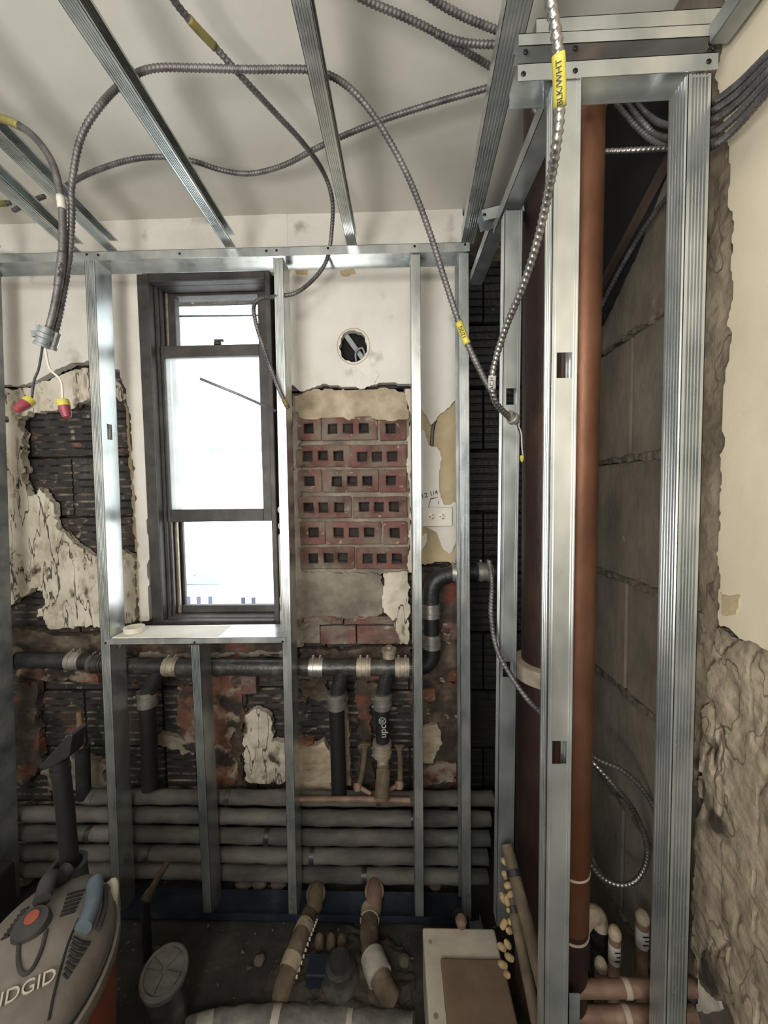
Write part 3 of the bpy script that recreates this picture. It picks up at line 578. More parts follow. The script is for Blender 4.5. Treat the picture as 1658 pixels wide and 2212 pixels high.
# back partition
z_ = 1
member('header_track', 'long galvanised top track running above the window to the corner stud', at(-300,556,YF), at(1014,523,YF), VY, -VZ, DW+.002, .028, lip=0, ribs=0, cat='track', m='galv',
       screws=[(at(x, y, YF), FR) for x, y in ((187,550),(212,551),(388,548),(575,542),(597,541),(708,536),(895,532),(1004,528))])
YF2 = YF+.0015
def frontstud(label, top, bot, w0, webright, knocks=(), dw=DW-.004, m='galv', ribs=5, screws=(), fl=.032):
    p0, p1 = at(*top, YF2), at(*bot, YF2)
    return member('metal_stud', label, p0, p1, VY, (-1,0,0) if webright else (1,0,0), dw, fl, knocks=knocks, m=m, ribs=ribs, screws=screws)
def sof(p0, p1, y, Y=YF2):   # distance along stud at picture row y
    a, b = at(*p0, Y), at(*p1, Y); return (a-b).length*(y-p0[1])/(p1[1]-p0[1])
T, B = (204,560), (262,1984)
frontstud('tall galvanised stud left of the window with a slot in its side', T, B, 0, True, [(sof(T,B,905), .027, .012), (sof(T,B,1368), .018, .012)], fl=.034)
T, B = (611,556), (642,1984)
frontstud('tall galvanised stud right of the window beside the cored bricks', T, B, 0, True)
T, B = (886,550), (896,1984)
frontstud('galvanised stud between the cored bricks and the outlet', T, B, 0, False)
T, B = (1012,546), (1018,1984)
frontstud('ribbed galvanised corner stud beside the dark pipe chase', T, B, 0, True, fl=.034)
T, B = (431,1394), (458,1984)
frontstud('short galvanised stud standing under the middle of the window sill track', T, B, 0, True, m='galvdull')
T, B = (-48,560), (0,1984)
frontstud('dark galvanised stud at the left edge of the view', T, B, 0, True, m='galvdusty')
o = member('sill_track', 'galvanised sill track under the window dusted white', at(225,1380,YF), at(615,1376,YF), VY, -VZ, DW+.05, .02, lip=0, ribs=0, cat='track', screws=[(at(228,1389,YF), FR), (at(420,1388,YF), FR), (at(610,1386,YF), FR)])
pz = at(225,1380,YF).z
MB().box((at(240,1380,YF).x, YF+.004, pz+.0005), (at(612,1380,YF).x, YF+DW+.045, pz+.003)).build('dust_layer', MT['sillpaint'], o)
c = at(290,1362,1.35); c.z = pz+.004
tag(MB().rings([[c+Vector((r*math.cos(t), r*math.sin(t), h)) for t in np.linspace(0, 2*PI, 25)[:-1]] for r, h in ((.024,0),(.034,0),(.034,.018),(.024,.018),(.024,0))], False).build('tape_roll', MT['ivory'], smooth='auto'), 'small cream roll of tape lying on the window sill track', 'tape roll')
fz = .012
bt = member('floor_track', 'dusty blue-tinged floor track under the studs', (at(250,1990,YF).x, YF-.002, fz), (at(1012,1990,YF).x, YF-.002, fz), VY, VZ, DW+.004, .028, lip=0, ribs=0, cat='track', m='bluetrack')
# ceiling framing: studs running toward the camera, ribbed flange down
ZF = at(482,527,YF).z
def ceilstud(label, x_back, y_back, x0, y0, fl=.032, side=1, zoff=0, m='galv', web=.041):
    a = atz(x_back, y_back, ZF+zoff); b = atz(x0, y0, ZF+zoff); d = (b-a).normalized()
    a = a-d*.02; b = a+d*2.6
    return member('ceiling_stud', label, a, b, VZ, (side,0,0), web, fl, m=m, cat='ceiling stud')
ceilstud('ceiling stud above the window running toward the camera', 482, 527, 125, 0)
ceilstud('ceiling stud right of the window with a cable looped over it', 748, 524, 628, 0)
ceilstud('right one of the close pair of ceiling studs by the hanging cables', 226, 537, 0, 318)
ceilstud('left one of the close pair of ceiling studs by the hanging cables', 150, 543, 0, 412)
ceilstud('ceiling stud cut by the left edge of the view', -30, 548, -60, 525)
ceilstud('ribbed ceiling stud along the top of the pipe chase', 997, 520, 1094, 0, fl=.045)
# chase: side frame along X = about .25, front frame at Y = Y1
Y1, Y2 = .66, .92
def facestud(label, top, bot, Y, kn, m='galv', web=.041):
    p0, p1 = at(*top, Y), at(*bot, Y); L = (p0-p1).length
    k = [(L*(y-top[1])/(bot[1]-top[1]), hl, .0125) for y, hl in kn]
    return member('metal_stud', label, p0, p1, VX, VY, web, .032, knocks=k, m=m, ribs=3, webribs=((.0015,.0035), (.0065,.0075), (web-.0075,web-.0065), (web-.0035,web-.0015)))
facestud('nearest broad galvanised stud in front of the copper pipe with two square holes', (1196,172), (1171,2212+260), Y1, [(725,.021),(1545,.021)], web=.044)
facestud('second galvanised chase stud behind the nearest one with square holes', (1090,455), (1072,2000), Y2, [(828,.019),(1410,.019)], m='galvdull')
# right end of the chase front: ribbed pair
member('metal_stud', 'ribbed galvanised stud nearest the right wall with ribs on its front and left side', at(1486,160,Y1), at(1431,2480,Y1), VY, VX, .044, .037, ribs=5, rd=.005, webribs=[(.003+.0068*k, .0066+.0068*k) for k in range(6)])
# front header of the chase (two tracks) and the pieces joining it to the wall
member('chase_track', 'lower short track over the chase front resting on the two nearest studs', at(1118,138,Y1-.003), at(1551,112,Y1-.003), VY, -VZ, .046, .026, lip=0, ribs=0, cat='track',
       screws=[(at(x, y, Y1-.003), FR) for x, y in ((1242,153),(1530,133),(1130,160))])
zu = ZF+.0
a, b = at(1158,40,.70), at(1582,14,.70)
member('chase_track', 'upper short track near the ceiling over the chase front', a, b, VY, -VZ, .046, .026, lip=0, ribs=0, cat='track', screws=[(at(1165,90,.745), FR)])
a, b = at(1120,100,.69), at(1548,78,.69)
member('chase_stud', 'plain galvanised strip lying between the two chase header tracks', a, b, VZ, VY, .02, .03, lip=0, ribs=0, cat='stud', screws=[(at(1135,112,.69), FR), (at(1242,104,.69), FR), (at(1535,92,.69), FR)])
a = at(1532,95,.68); b = Vector((a.x+.012, -.3, a.z+.02))
member('wall_angle', 'galvanised wall angle running along the top of the right wall', a, b, VX, VZ, .03, .03, lip=0, ribs=0, cat='angle', m='galvdull', screws=[(at(1541,104,.68), FR)])
a, b = at(1112,244,.665), at(1052,425,.98)
member('chase_side_track', 'sloping-looking side track along the top of the chase left side', Vector((.262,.70,at(1112,238,.70).z)), Vector((.258,1.02,at(1112,238,.70).z)), VX, VZ, .042, .028, lip=0, ribs=0, cat='track', m='galvdull')
a = at(1040,452,.99); b = at(1128,430,.99)
member('chase_cross_track', 'short cross track on top of the second chase stud', a, b, VY, -VZ, .042, .028, lip=0, ribs=0, cat='track', m='galvdull', screws=[(at(1046,464,.99), FR)])
member('chase_side_track', 'dim rear side track from the cross track to the corner stud', Vector((.252,1.04,at(1046,470,.99).z)), Vector((.252,1.30,at(1046,470,.99).z)), VX, VZ, .042, .028, lip=0, ribs=0, cat='track', m='galvdull')
fb = Vector((at(1012,1990,YF).x, 1.30, fz)); member('floor_track', 'dim floor track running forward along the foot of the chase', fb, (.285,.60,fz), VX, VZ, .041, .028, lip=0, ribs=0, cat='track', m='galvdusty')
# timbers high in the chase
for k, (x0, y0, x1, y1) in enumerate([(1255,800,1445,330),]):
    p = atx(x0, y0-110, .571); q = atx(x1, y1, .571); d = (q-p).normalized(); s = Vector((0, -d.z, d.y))*.010
    tag(MB().prism([p-s, q-s, q+s, p+s], (.012,0,0)).build('wood_lath', MT['wood']), 'dark slanting wooden lath on the block wall behind the copper pipe', 'lath')

# ================================================================== ARMOURED CABLES
def text(name, body, size, loc, xdir, ydir, m, parent, ext=.0003):
    cu = bpy.data.curves.new(name, 'FONT'); cu.body = body; cu.size = size; cu.extrude = ext; cu.align_x = 'CENTER'; cu.align_y = 'CENTER'
    t = bpy.data.objects.new(name, cu); COL.objects.link(t); dg = bpy.context.evaluated_depsgraph_get()
    me = bpy.data.meshes.new_from_object(t.evaluated_get(dg)); bpy.data.objects.remove(t)
    x = Vector(xdir).normalized(); y = Vector(ydir); y = (y-x*y.dot(x)).normalized(); z = x.cross(y)
    mt = Matrix((x, y, z)).transposed().to_4x4(); mt.translation = Vector(loc); me.transform(mt)
    me.materials.clear(); me.materials.append(m); o = bpy.data.objects.new(name, me); COL.objects.link(o); adopt(o, parent); return o
CAMP = Vector((0,0,CAMZ))
def near(path, px, py):                                  # the place along a cable that a picture point looks at
    d = Vector(ray(px, py)).normalized(); return min(range(len(path)), key=lambda i: ((path[i]-CAMP).normalized()-d).length)
def cable(label, pts, r=.0072, m='conduit', tapes=(), cat='cable', pitch=.0085, name='armoured_cable', smoothtube=False, dep=.26):
    path = spline(pts, 14); path, L = resample(path, pitch/4)
    fr = frames(path); S = 9; rg = []
    step = L/(len(path)-1)
    for i, p in enumerate(path):
        u, v = fr[i]; ph = 2*PI*i*step/pitch
        rg.append([p+(u*math.cos(2*PI*j/S)+v*math.sin(2*PI*j/S))*r*(1 if smoothtube else 1-dep*.5+dep*.5*math.sin(ph+2*PI*j/S)) for j in range(S)])
    o = MB().rings(rg).build(name, MT[m], smooth=True, recalc=False); tag(o, label, cat)
    for tp in tapes:
        f0, f1, mt = tp[:3]; i0, i1 = near(path, *f0), near(path, *f1); seg = path[min(i0,i1):max(i0,i1)+1:3]
        tb = MB().tube(seg, lambda i: r*1.06+(.0003 if i % 2 else 0), 12).build('marking_tape', MT[mt], o, smooth=True)
        if len(tp) > 3:
            body, size, flip = tp[3:6]; mid = seg[len(seg)//2]; d = (seg[-1]-seg[0]).normalized()*(-1 if flip else 1)
            tocam = (CAMP-mid).normalized(); tocam = (tocam-d*tocam.dot(d)).normalized()
            text('tape_lettering', body, size, mid+tocam*(r*1.12+.0012), d, tocam.cross(d), MT['ink'], tb)
    return o, path
def C(*q): return [at(x, y, Y) for x, y, Y in q]
ZK = ZF+.065
def CZ(z, *q): return [atz(x, y, z) for x, y in q]
# long cable: hangs left, over the ceiling studs, down to the chase
oh, _ = cable('long armoured cable arching over the ceiling studs from the hanging bundle to the chase',
      C((112,745,.815),(128,680,.815),(149,560,.815),(155,460,.815),(155,400,.81),(174,300,.80),(215,230,.80))+CZ(ZF+.055,(270,175),(330,148),(430,147),(540,150),(660,150),(712,163))+C((765,200,.84),(820,270,.85),(880,380,.86),(925,495,.86),(965,620,.86),(1000,722,.86),(1040,808,.85),(1062,848,.85)),
      tapes=[((990,697),(1012,745),'yellow','12/2G',.011,True)], m='conduitd')
ol, pl_ = cable('smooth dusty cable entering at the left edge and joining the hanging bundle', C((-200,235,.80),(-100,240,.80),(-30,250,.80),(20,262,.80),(70,292,.80),(112,350,.80),(130,420,.80),(135,480,.80),(133,560,.80),(118,660,.80),(98,735,.80)), m='conduitd',
      tapes=[((-20,252),(42,275),'oldyellow'), ((133,425),(136,458),'whitetape'), ((134,545),(125,625),'conduitd','ACAL',.012,False)], dep=.06)
wr = ol
cn = at(95,728,.795); dn = (at(98,735,.8)-at(112,690,.8)).normalized()
cc = MB().lathe(cn-dn*.02, dn, [(.011,0),(.012,.004),(.012,.012),(.015,.014),(.015,.022),(.012,.024),(.012,.034),(.014,.035),(.014,.04),(.006,.04)], 16)
cc.box((cn.x-.022, cn.y-.006, cn.z+.0), (cn.x-.006, cn.y+.006, cn.z+.012)).box((cn.x-.012, cn.y-.004, cn.z+.012), (cn.x-.006, cn.y+.004, cn.z+.024)).build('cable_connector', MT['galvdusty'], wr, smooth='auto')
cc2 = at(115,738,.815); MB().lathe(cc2-dn*.02, dn, [(.010,0),(.010,.03),(.012,.031),(.012,.037),(.005,.037)], 14).build('cable_connector', MT['galv'], oh, smooth='auto')
for (p, q, mm, k) in (((92,755),(62,872),'wireb',0), ((97,755),(137,872),'wirew',1)):
    w3 = MB().tube(spline(C((p[0],p[1]-8,.795),(p[0]+(-8 if k == 0 else 10),p[1]+40,.79),(q[0]+(12 if k == 0 else -6),q[1]-50,.79),(q[0]+(6 if k == 0 else -1),q[1]-6,.79)), 8), .0022, 8).build('wire', MT[mm], wr, smooth=True)
    a = at(q[0]+(5 if k == 0 else -2), q[1]-8, .79); b = at(q[0]-(6 if k == 0 else -10), q[1]+36, .79); d = (b-a)
    ax = d.normalized() if k else (d.normalized()+Vector((0,-.9,0))).normalized()
    MB().lathe(a, ax, [(.0105,0),(.0115,.004),(.0112,.013)], 12).build('wire_nut_skirt', MT['yellow'], w3, smooth='auto')
    MB().lathe(a, ax, [(.0112,.013),(.0105,.018),(.009,.030),(.0075,.036),(.003,.039)], 12).build('wire_nut', MT['rednut'], w3, smooth='auto')
cable('armoured cable with dusty yellow tape curving down from the ceiling into the window stud', CZ(ZF+.10,(215,-290),(285,-150),(340,-60),(375,0),(420,55),(470,108))+CZ(ZF+.085,(530,175),(600,250),(655,310))+C((697,370,1.18),(717,430,1.24),(716,500,1.30),(706,560,1.33),(680,600,1.33),(640,632,1.31),(600,640,1.30),(562,646,1.27),(548,662,1.26),(553,700,1.26),(572,760,1.26),(600,835,1.27),(622,882,1.285)),
      m='conduitd', tapes=[((405,42),(468,106),'oldyellow'), ((612,862),(620,878),'oldyellow')], r=.0072, dep=.2)
cable('armoured cable waving across the ceiling behind the studs toward the chase', CZ(ZF+.10,(132,408),(190,376),(270,348),(345,339),(415,348),(480,368),(540,375),(610,358),(680,322),(740,294),(830,258),(940,222),(1052,190),(1110,172)), m='conduitd', dep=.2)
cable('armoured cable crossing the top of the view toward the chase', CZ(ZF+.10,(520,-170),(640,-85),(745,-25),(800,5),(870,35),(940,70),(1000,108),(1070,150)), m='conduitd')
cable('shorter armoured cable at the very top near the ribbed ceiling stud', CZ(ZF+.10,(720,-190),(820,-95),(900,-30),(950,8),(1010,40),(1085,70)), m='conduitd')
cable('armoured cable branching off below the topmost cables', CZ(ZF+.09,(940,72),(985,88),(1030,95),(1090,96)), m='conduitd')
cable('shiny thick armoured cable with yellow tape hanging in front of the nearest stud', C((1150,-240,.42),(1165,-140,.43),(1178,-60,.44),(1190,10,.45),(1200,70,.46),(1206,130,.47),(1208,240,.49),(1200,320,.51),(1185,410,.55),(1160,520,.60),(1128,620,.65),(1095,700,.70),(1072,770,.74),(1062,825,.76),(1070,868,.78),(1096,898,.81),(1116,912,.84)),
      r=.0068, tapes=[((1205,115),(1208,242),'yellow','BLK/WHT',.0090,True), ((1063,812),(1063,845),'whitetape','AC.H',.010,True)], m='conduit', pitch=.0085)
mb = MB()
e = at(1112,908,.84); jj = thing('cable_connector', 'pale grey cable connector with bare wires on the second chase stud', 'connector', e)
MB().lathe(at(1098,895,.815), at(1116,912,.83)-at(1098,895,.815), [(.010,0),(.010,.012),(.013,.013),(.013,.02),(.009,.021),(.009,.026)], 14).build('connector_body', MT['ss'], jj, smooth='auto')
for k in range(2): MB().tube(spline(C((1114,910,.84),(1122+k*3,935,.85),(1127,960+k*8,.86),(1130,990,.87)), 6), .0016, 6).build('wire', MT['wirew' if k else 'wireb'], jj, smooth=True)
MB().lathe(at(1127,984,.865), (0,0,-1), [(.004,0),(.005,.006),(.002,.014)], 8).build('wire_nut', MT['yellow'], jj)
tag(MB().tube(C((432,818,1.20),(520,854,1.24),(596,888,1.285)), .0042, 8).build('bare_rod', MT['galvdusty'], smooth=True), 'thin straight grey rod sticking out across the window glass', 'rod')
# chase cables
cable('dusty armoured cable hanging by the second chase stud and passing behind the nearest stud', C((1056,1210,1.00),(1062,1260,.98),(1060,1330,.94),(1072,1400,.90),(1100,1455,.88),(1140,1512,.84),(1175,1545,.80),(1205,1570,.78)), r=.0066, m='conduitd')
cable('armoured cable looping low behind the copper pipe', C((1225,1590,.90),(1268,1634,.88),(1320,1690,.86),(1368,1750,.86),(1394,1815,.86),(1396,1860,.86),(1375,1900,.86),(1340,1912,.86),(1300,1895,.87),(1264,1852,.88),(1235,1810,.90)), r=.0062, m='conduit')
cable('armoured cable curving down behind the ribbed right stud', C((1235,1600,.92),(1290,1640,.90),(1345,1665,.89),(1395,1715,.88),(1432,1790,.87),(1448,1850,.87),(1440,1930,.88),(1425,2020,.89),(1414,2110,.90)), r=.0062, m='conduitd')
cable('armoured cable slanting up across the grey block wall', [atx(x, y, .562) for x, y in ((1270,730),(1296,668),(1340,580),(1400,480),(1452,410),(1480,360))], r=.0058, m='conduitd')
cable('pale armoured cable running level behind the copper pipe', C((1270,330,.83),(1300,328,.82),(1380,324,.80),(1460,319,.79),(1490,317,.79)), r=.0058, m='conduit')
for k, (pts, lb) in enumerate([
    ([(1330,225,0.86),(1370,270,0.85),(1410,305,0.83),(1460,322,0.78),(1530,318,0.68),(1580,285,0.625),(1665,190,0.55),(1775,80,0.485)], 'lowest dark cable of the bundle at the upper right'),
    ([(1350,220,0.86),(1385,262,0.84),(1415,290,0.83),(1460,300,0.78),(1530,292,0.68),(1585,255,0.62),(1665,170,0.55),(1775,60,0.485)], 'second lowest cable of the bundle at the upper right'),
    ([(1375,225,0.85),(1400,250,0.84),(1430,268,0.81),(1465,272,0.775),(1530,265,0.68),(1590,225,0.615),(1665,150,0.55),(1775,45,0.485)], 'middle cable of the bundle at the upper right'),
    ([(1480,270,0.755),(1530,245,0.68),(1590,205,0.615),(1665,132,0.55),(1775,30,0.485)], 'second highest cable of the bundle at the upper right'),
    ([(1480,255,0.755),(1530,228,0.68),(1590,185,0.615),(1665,112,0.55),(1775,10,0.485)], 'highest cable of the bundle at the upper right')]):
    cable(lb, C(*pts), r=.0062, m='conduitd', pitch=.008)
cable('short dark cable behind the top of the nearest stud', C((1140,215,.90),(1160,248,.90),(1190,290,.92)), r=.006, m='conduitd')
cable('short cable end with yellow tape at the left edge', CZ(ZF+.11,(-60,442),(0,440),(22,438)), m='conduitd', tapes=[((-40,441),(16,438),'oldyellow')])
cable('bit of dark cable showing between the pair of ceiling studs', CZ(ZF+.10,(30,455),(60,438),(96,424)), m='conduitd')
cable('short dark cable behind the torn plaster by the outlet', C((940,905,1.485),(934,930,1.478),(932,962,1.478)), r=.008, m='conduitd')
# ================================================================== OUTLET
ol = thing('wall_outlet', 'ivory double outlet mounted sideways on the torn plaster', 'outlet', at(943,1116,1.46))
a, b = at(912,1137,1.462), at(976,1096,1.462); MB().box((a.x, 1.459, a.z), (b.x, 1.468, b.z)).build('cover_plate', MT['ivory'], ol, bevel=.002)
for cxp in (932, 954):
    c = at(cxp, 1116, 1.457); f = MB().lathe((c.x, 1.459, c.z), (0,-1,0), [(.014,0),(.014,.002),(.013,.0025)], 18).build('socket_face', MT['ivory'], ol, smooth='auto')
    for dz in (-.006, .006): MB().box((c.x+.0, 1.4555, c.z+dz-.0012), (c.x+.008, 1.4563, c.z+dz+.0012)).build('slot', MT['ink'], f)
    MB().lathe((c.x-.007, 1.4563, c.z), (0,-1,0), [(.0025,0),(.0025,.0006)], 10).build('ground_hole', MT['ink'], f)
c = at(943,1116,1.458); MB().lathe((c.x, 1.459, c.z), (0,-1,0), [(.003,0),(.003,.0015)], 8).build('screw', MT['galv'], ol)
text('pencil_note', '12 1/4', .026, at(927,1068,YW+.0015), (1,0,.25), (-.2,0,1), MT['ink'], WB)
MB().tube([at(925,1096,YW+.001), at(930,1076,YW+.001)], .001, 5).tube([at(930,1078,YW+.001), at(945,1074,YW+.001)], .001, 5).tube([at(930,1078,YW+.001), at(936,1074,YW+.001)], .001, 5).tube([at(946,1090,YW+.001), at(947,1082,YW+.001)], .001, 5).build('pencil_arrow', MT['ink'], WB)

# ================================================================== DRAIN LINE (no-hub cast iron)
YP, RP = 1.402, .030
def coupling(p, ax, parent, r=RP, L=.052, m='ss', screws=True):
    p = Vector(p); ax = Vector(ax).normalized()
    g = MB().lathe(p-ax*L/2, ax, [(r+.001,0),(r+.0045,0),(r+.0045,L*.16),(r+.0065,L*.17),(r+.0065,L*.34),(r+.0042,L*.36),(r+.0042,L*.64),(r+.0065,L*.66),(r+.0065,L*.83),(r+.0045,L*.84),(r+.0045,L),(r+.001,L)], 24).build('coupling', MT[m], parent, smooth='auto')
    if screws:
        s = Vector((0,0,1)) if abs(ax.z) < .5 else Vector((-.8,-.6,0))
        for k in (-1, 1):
            c = p+ax*L*.25*k+s*(r+.010); MB().lathe(c-ax.cross(s)*.007, ax.cross(s), [(.0045,0),(.0045,.005),(.003,.005),(.003,.014)], 8).build('clamp_screw', MT['ss'], g)
    return g
dl = thing('drain_line', 'black cast iron drain line with steel band couplings crossing below the window', 'drain pipe', at(500,1440,YP))
P_ = lambda x, y: at(x, y, YP)
MB().tube([P_(20,1424), P_(212,1430)], RP*.95, 24).build('pipe_length', MT['cast'], dl, smooth='auto')
MB().tube([P_(205,1432), P_(300,1438)], RP, 24).build('pipe_length', MT['castdust'], dl, smooth='auto')
MB().tube([P_(290,1438), P_(380,1440)], RP, 24).build('pipe_length', MT['castdust'], dl, smooth='auto')
MB().tube([P_(375,1440), P_(690,1441)], RP, 24).build('pipe_length', MT['castdust'], dl, smooth='auto')
MB().tube([P_(685,1441), P_(890,1441)], RP, 24).build('pipe_length', MT['castdust'], dl, smooth='auto')
for x, y, mm in ((165,1427,'ss'), (212,1433,'castdust'), (262,1437,'ssd'), (372,1440,'ssd'), (684,1441,'ss'), (786,1441,'ssd'), (868,1441,'ssd')): coupling(P_(x,y), (1,0,-.005), dl, m=mm)
MB().lathe(P_(8,1422), (1,0,0), [(.030,0),(.042,.002),(.044,.03),(.036,.05),(.030,.055)], 24).build('pipe_hub', MT['ssd'], dl, smooth='auto')
# branches
def branch(x, ytop, ycoup, ybot, parent, elbow_from, m='rubberd'):
    MB().tube(spline([P_(*elbow_from), P_((elbow_from[0]+x)/2+3, ytop-4), P_(x, ycoup-4)], 8), RP*.92, 20).build('branch_elbow', MT['cast'], parent, smooth='auto')
    coupling(P_(x, ycoup), (0,0,1), parent, m='ss', L=.058)
    MB().tube([P_(x, ycoup), P_(x+(ybot-ycoup)*.03, ybot)], RP*.95, 20).build('vertical_pipe', MT[m], parent, smooth='auto')
branch(318, 1470, 1508, 1702, dl, (345,1445)); branch(726, 1470, 1512, 1716, dl, (738,1445))
MB().tube(spline([P_(840,1445), P_(832,1475), P_(825,1508)], 8), RP*.9, 20).build('branch_elbow', MT['cast'], dl, smooth='auto')
coupling(P_(825,1512), (0,0,1), dl, m='ss', L=.058)
up = MB().tube([P_(825,1520), P_(826,1612)], RP*.86, 20).build('vertical_pipe', MT['rubberd'], dl, smooth='auto')
text('pipe_lettering', 'upc\u00ae', .036, at(827,1572,YP-.028), (0,0,1), (-1,0,0), MT['whitetape'], up)
coupling(P_(825,1616), (0,0,1), dl, m='ssd', L=.056)
MB().lathe(P_(840,1420), (0,0,1), [(.024,0),(.024,.02),(.028,.021),(.028,.034),(.012,.036),(.012,.044)], 18).build('cleanout_plug', MT['ssd'], dl, smooth='auto')
MB().tube(spline([P_(826,1630), at(827,1655,1.39), at(828,1672,1.36)], 6), [.022]*13, 18).build('trap_fitting', MT['ssd'], dl, smooth='auto')
st_ = spline([at(828,1662,1.375), at(826,1690,1.35), at(824,1722,1.335)], 8)
MB().tube(st_, .026, 22, ends=False).tube(st_, .021, 22, ends=False).build('open_stub', MT['dirtpipe'], dl, smooth='auto')
dd = (st_[-1]-st_[-2]).normalized(); MB().lathe(st_[-1]-dd*.012, dd, [(.0212,0),(.0212,.001)], 18).build('stub_mouth', MT['black'], dl)
MB().lathe(st_[-1]-dd*.006, dd, [(.022,0),(.029,0),(.029,.010),(.022,.010)], 22).build('stub_rim', MT['dirtpipe'], dl, smooth='auto')
# right riser
el = spline([P_(885,1441), P_(915,1438), P_(930,1422), P_(933,1398)], 8); MB().tube(el, RP, 22).build('elbow', MT['rubberd'], dl, smooth='auto')
coupling(P_(932,1384), (0,0,1), dl); MB().tube([P_(932,1390), P_(930,1305)], RP*.95, 22).build('riser_pipe', MT['rubberd'], dl, smooth='auto'); coupling(P_(930,1318), (0,0,1), dl)
el = spline([P_(930,1312), P_(931,1275), P_(946,1250), P_(985,1238)], 8); MB().tube(el, RP*1.02, 22).build('elbow', MT['cast'], dl, smooth='auto')
coupling(P_(990,1237), (1,0,.02), dl); MB().tube([P_(985,1237), P_(1085,1234)], RP*.95, 22).build('pipe_length', MT['cast'], dl, smooth='auto'); coupling(P_(1046,1235), (1,0,.02), dl)
# ---- water stubs with stops beside the trap
for lb, x, pts in (('left copper water stub with stop valve beside the open drain stub', 785, [(788,1612),(786,1640),(780,1680),(772,1698)]), ('right copper water stub with stop valve beside the open drain stub', 862, [(862,1616),(864,1640),(864,1676),(862,1694)])):
    v = thing('water_stub', lb, 'valve', at(x,1660,1.38))
    MB().tube(spline([at(px, py, 1.40) for px, py in pts], 6), .010, 14).build('stub_pipe', MT['dirtpipe'], v, smooth='auto')
    c = at(pts[-1][0], pts[-1][1], 1.395); MB().lathe(c, (0,-.5,-.8), [(.010,-.012),(.016,-.010),(.017,.006),(.012,.016),(.006,.018)], 14).build('valve_body', MT['copperd'], v, smooth='auto')
    s = 1 if x < 825 else -1; MB().tube([c, c+Vector((s*.05, -.01, -.022))], .008, 12).build('side_outlet', MT['copperd'], v, smooth='auto')
    t = at(pts[0][0], pts[0][1], 1.40); MB().lathe(t, (0,0,1), [(.011,-.006),(.013,-.004),(.013,.006),(.011,.008)], 12).box((t.x-.018, t.y-.004, t.z+.006), (t.x+.018, t.y+.004, t.z+.012)).build('ear_bracket', MT['dirtpipe'], v)
tag(MB().tube([at(640,1727,1.362), at(760,1726,1.362), at(885,1729,1.362)], .0105, 14).build('copper_pipe', MT['copperd'], smooth='auto'), 'thin level copper pipe in front of the uppermost grey pipe', 'copper pipe')

# ================================================================== INSULATED PIPES
labs = ['uppermost grey insulated pipe ending at the upright sleeve', 'second grey insulated pipe from the top with rounded left end', 'third grey insulated pipe from the top with rounded left end', 'fourth grey insulated pipe from the top with rounded left end', 'lowest grey insulated pipe just above the floor track']
YI = 1.412
for k, (xl, yl, xr, yr, rr) in enumerate([(192,1722,1064,1724,.0255), (10,1758,1058,1768,.0265), (8,1799,1056,1810,.027), (6,1841,1052,1850,.027), (28,1876,1052,1893,.0265)]):
    a, b = at(xl, yl, YI), at(xr, yr, YI); mid1, mid2 = a.lerp(b, .3), a.lerp(b, .65); mid1.z += .003; mid2.z -= .003
    t = thing('insulated_pipe', labs[k], 'insulated pipe', a, 'insulated pipes under the window')
    path, _ = resample(spline([a, mid1, mid2, b], 10), .02); n = len(path); rs = [rr*(1+.05*math.sin(i*.9+k)+random.uniform(-.02,.02)) for i in range(n)]
    if k:
        for i, f in enumerate((.45,.78,.93)): rs[i] = rr*f
    jx = 10+k*7
    if k == 0: path[0] = path[0]
    MB().tube(path, rs, 18).build('insulation', MT['insul'], t, smooth='auto')
    for f in ((.25+.1*k) % .8+.1, (.6+.13*k) % .8+.12):
        i = int(f*(n-1)); MB().tube(path[i:i+2], rr*1.05, 18).build('joint_band', MT['castdust'], t, smooth='auto')
tc = thing('capped_riser', 'upright dark insulated sleeve with a bare copper tip by the left stud', 'pipe', at(178,1720,1.36))
MB().tube([at(181,1722,1.40), at(178,1614,1.40)], .024, 18).build('insulation_sleeve', MT['cast'], tc, smooth='auto'); MB().tube([at(177,1640,1.40), at(171,1536,1.40)], .0105, 14).build('copper_tip', MT['copperd'], tc, smooth='auto')
MB().tube([at(176,1716,1.41), at(205,1722,1.41)], .028, 18).build('elbow_sleeve', MT['insul'], tc, smooth='auto')

# ================================================================== CHASE PIPES
YC = .765
cp = thing('copper_riser', 'tall orange copper pipe behind the nearest stud', 'copper pipe', at(1240,2200,YC))
MB().tube([at(1265,150,YC), at(1250,1000,YC), at(1232,1990,YC)], .034, 28).build('upper_pipe', MT['copper'], cp, smooth='auto')
MB().tube([at(1232,1990,YC), at(1226,2400,YC)], .0335, 28).build('lower_pipe', MT['rustpipe'], cp, smooth='auto')
for y in (1870, 2003): MB().lathe(at(1262-(y-60)*.0158, y, YC), (0,0,1), [(.034,-.002),(.0355,-.002),(.0355,.002),(.034,.002)], 28).build('solder_ring', MT['ring'], cp, smooth='auto')
YS = 1.0
sp = thing('soil_stack', 'wide dark brown stack pipe behind the second chase stud', 'stack pipe', at(1185,2000,YS))
MB().tube([at(1196,150,YS), at(1186,1440,YS)], .070, 30).build('upper_pipe', MT['rustpipe'], sp, smooth='auto'); MB().tube([at(1186,1440,YS), at(1178,2150,YS)], .082, 30).build('lower_pipe', MT['rustpipe'], sp, smooth='auto')
c = at(1186,1448,YS); MB().lathe(c, (0,0,1), [(.070,.03),(.088,.026),(.092,.012),(.092,-.012),(.082,-.016)], 30, False).build('hub_ring', MT['ring'], sp, smooth='auto')
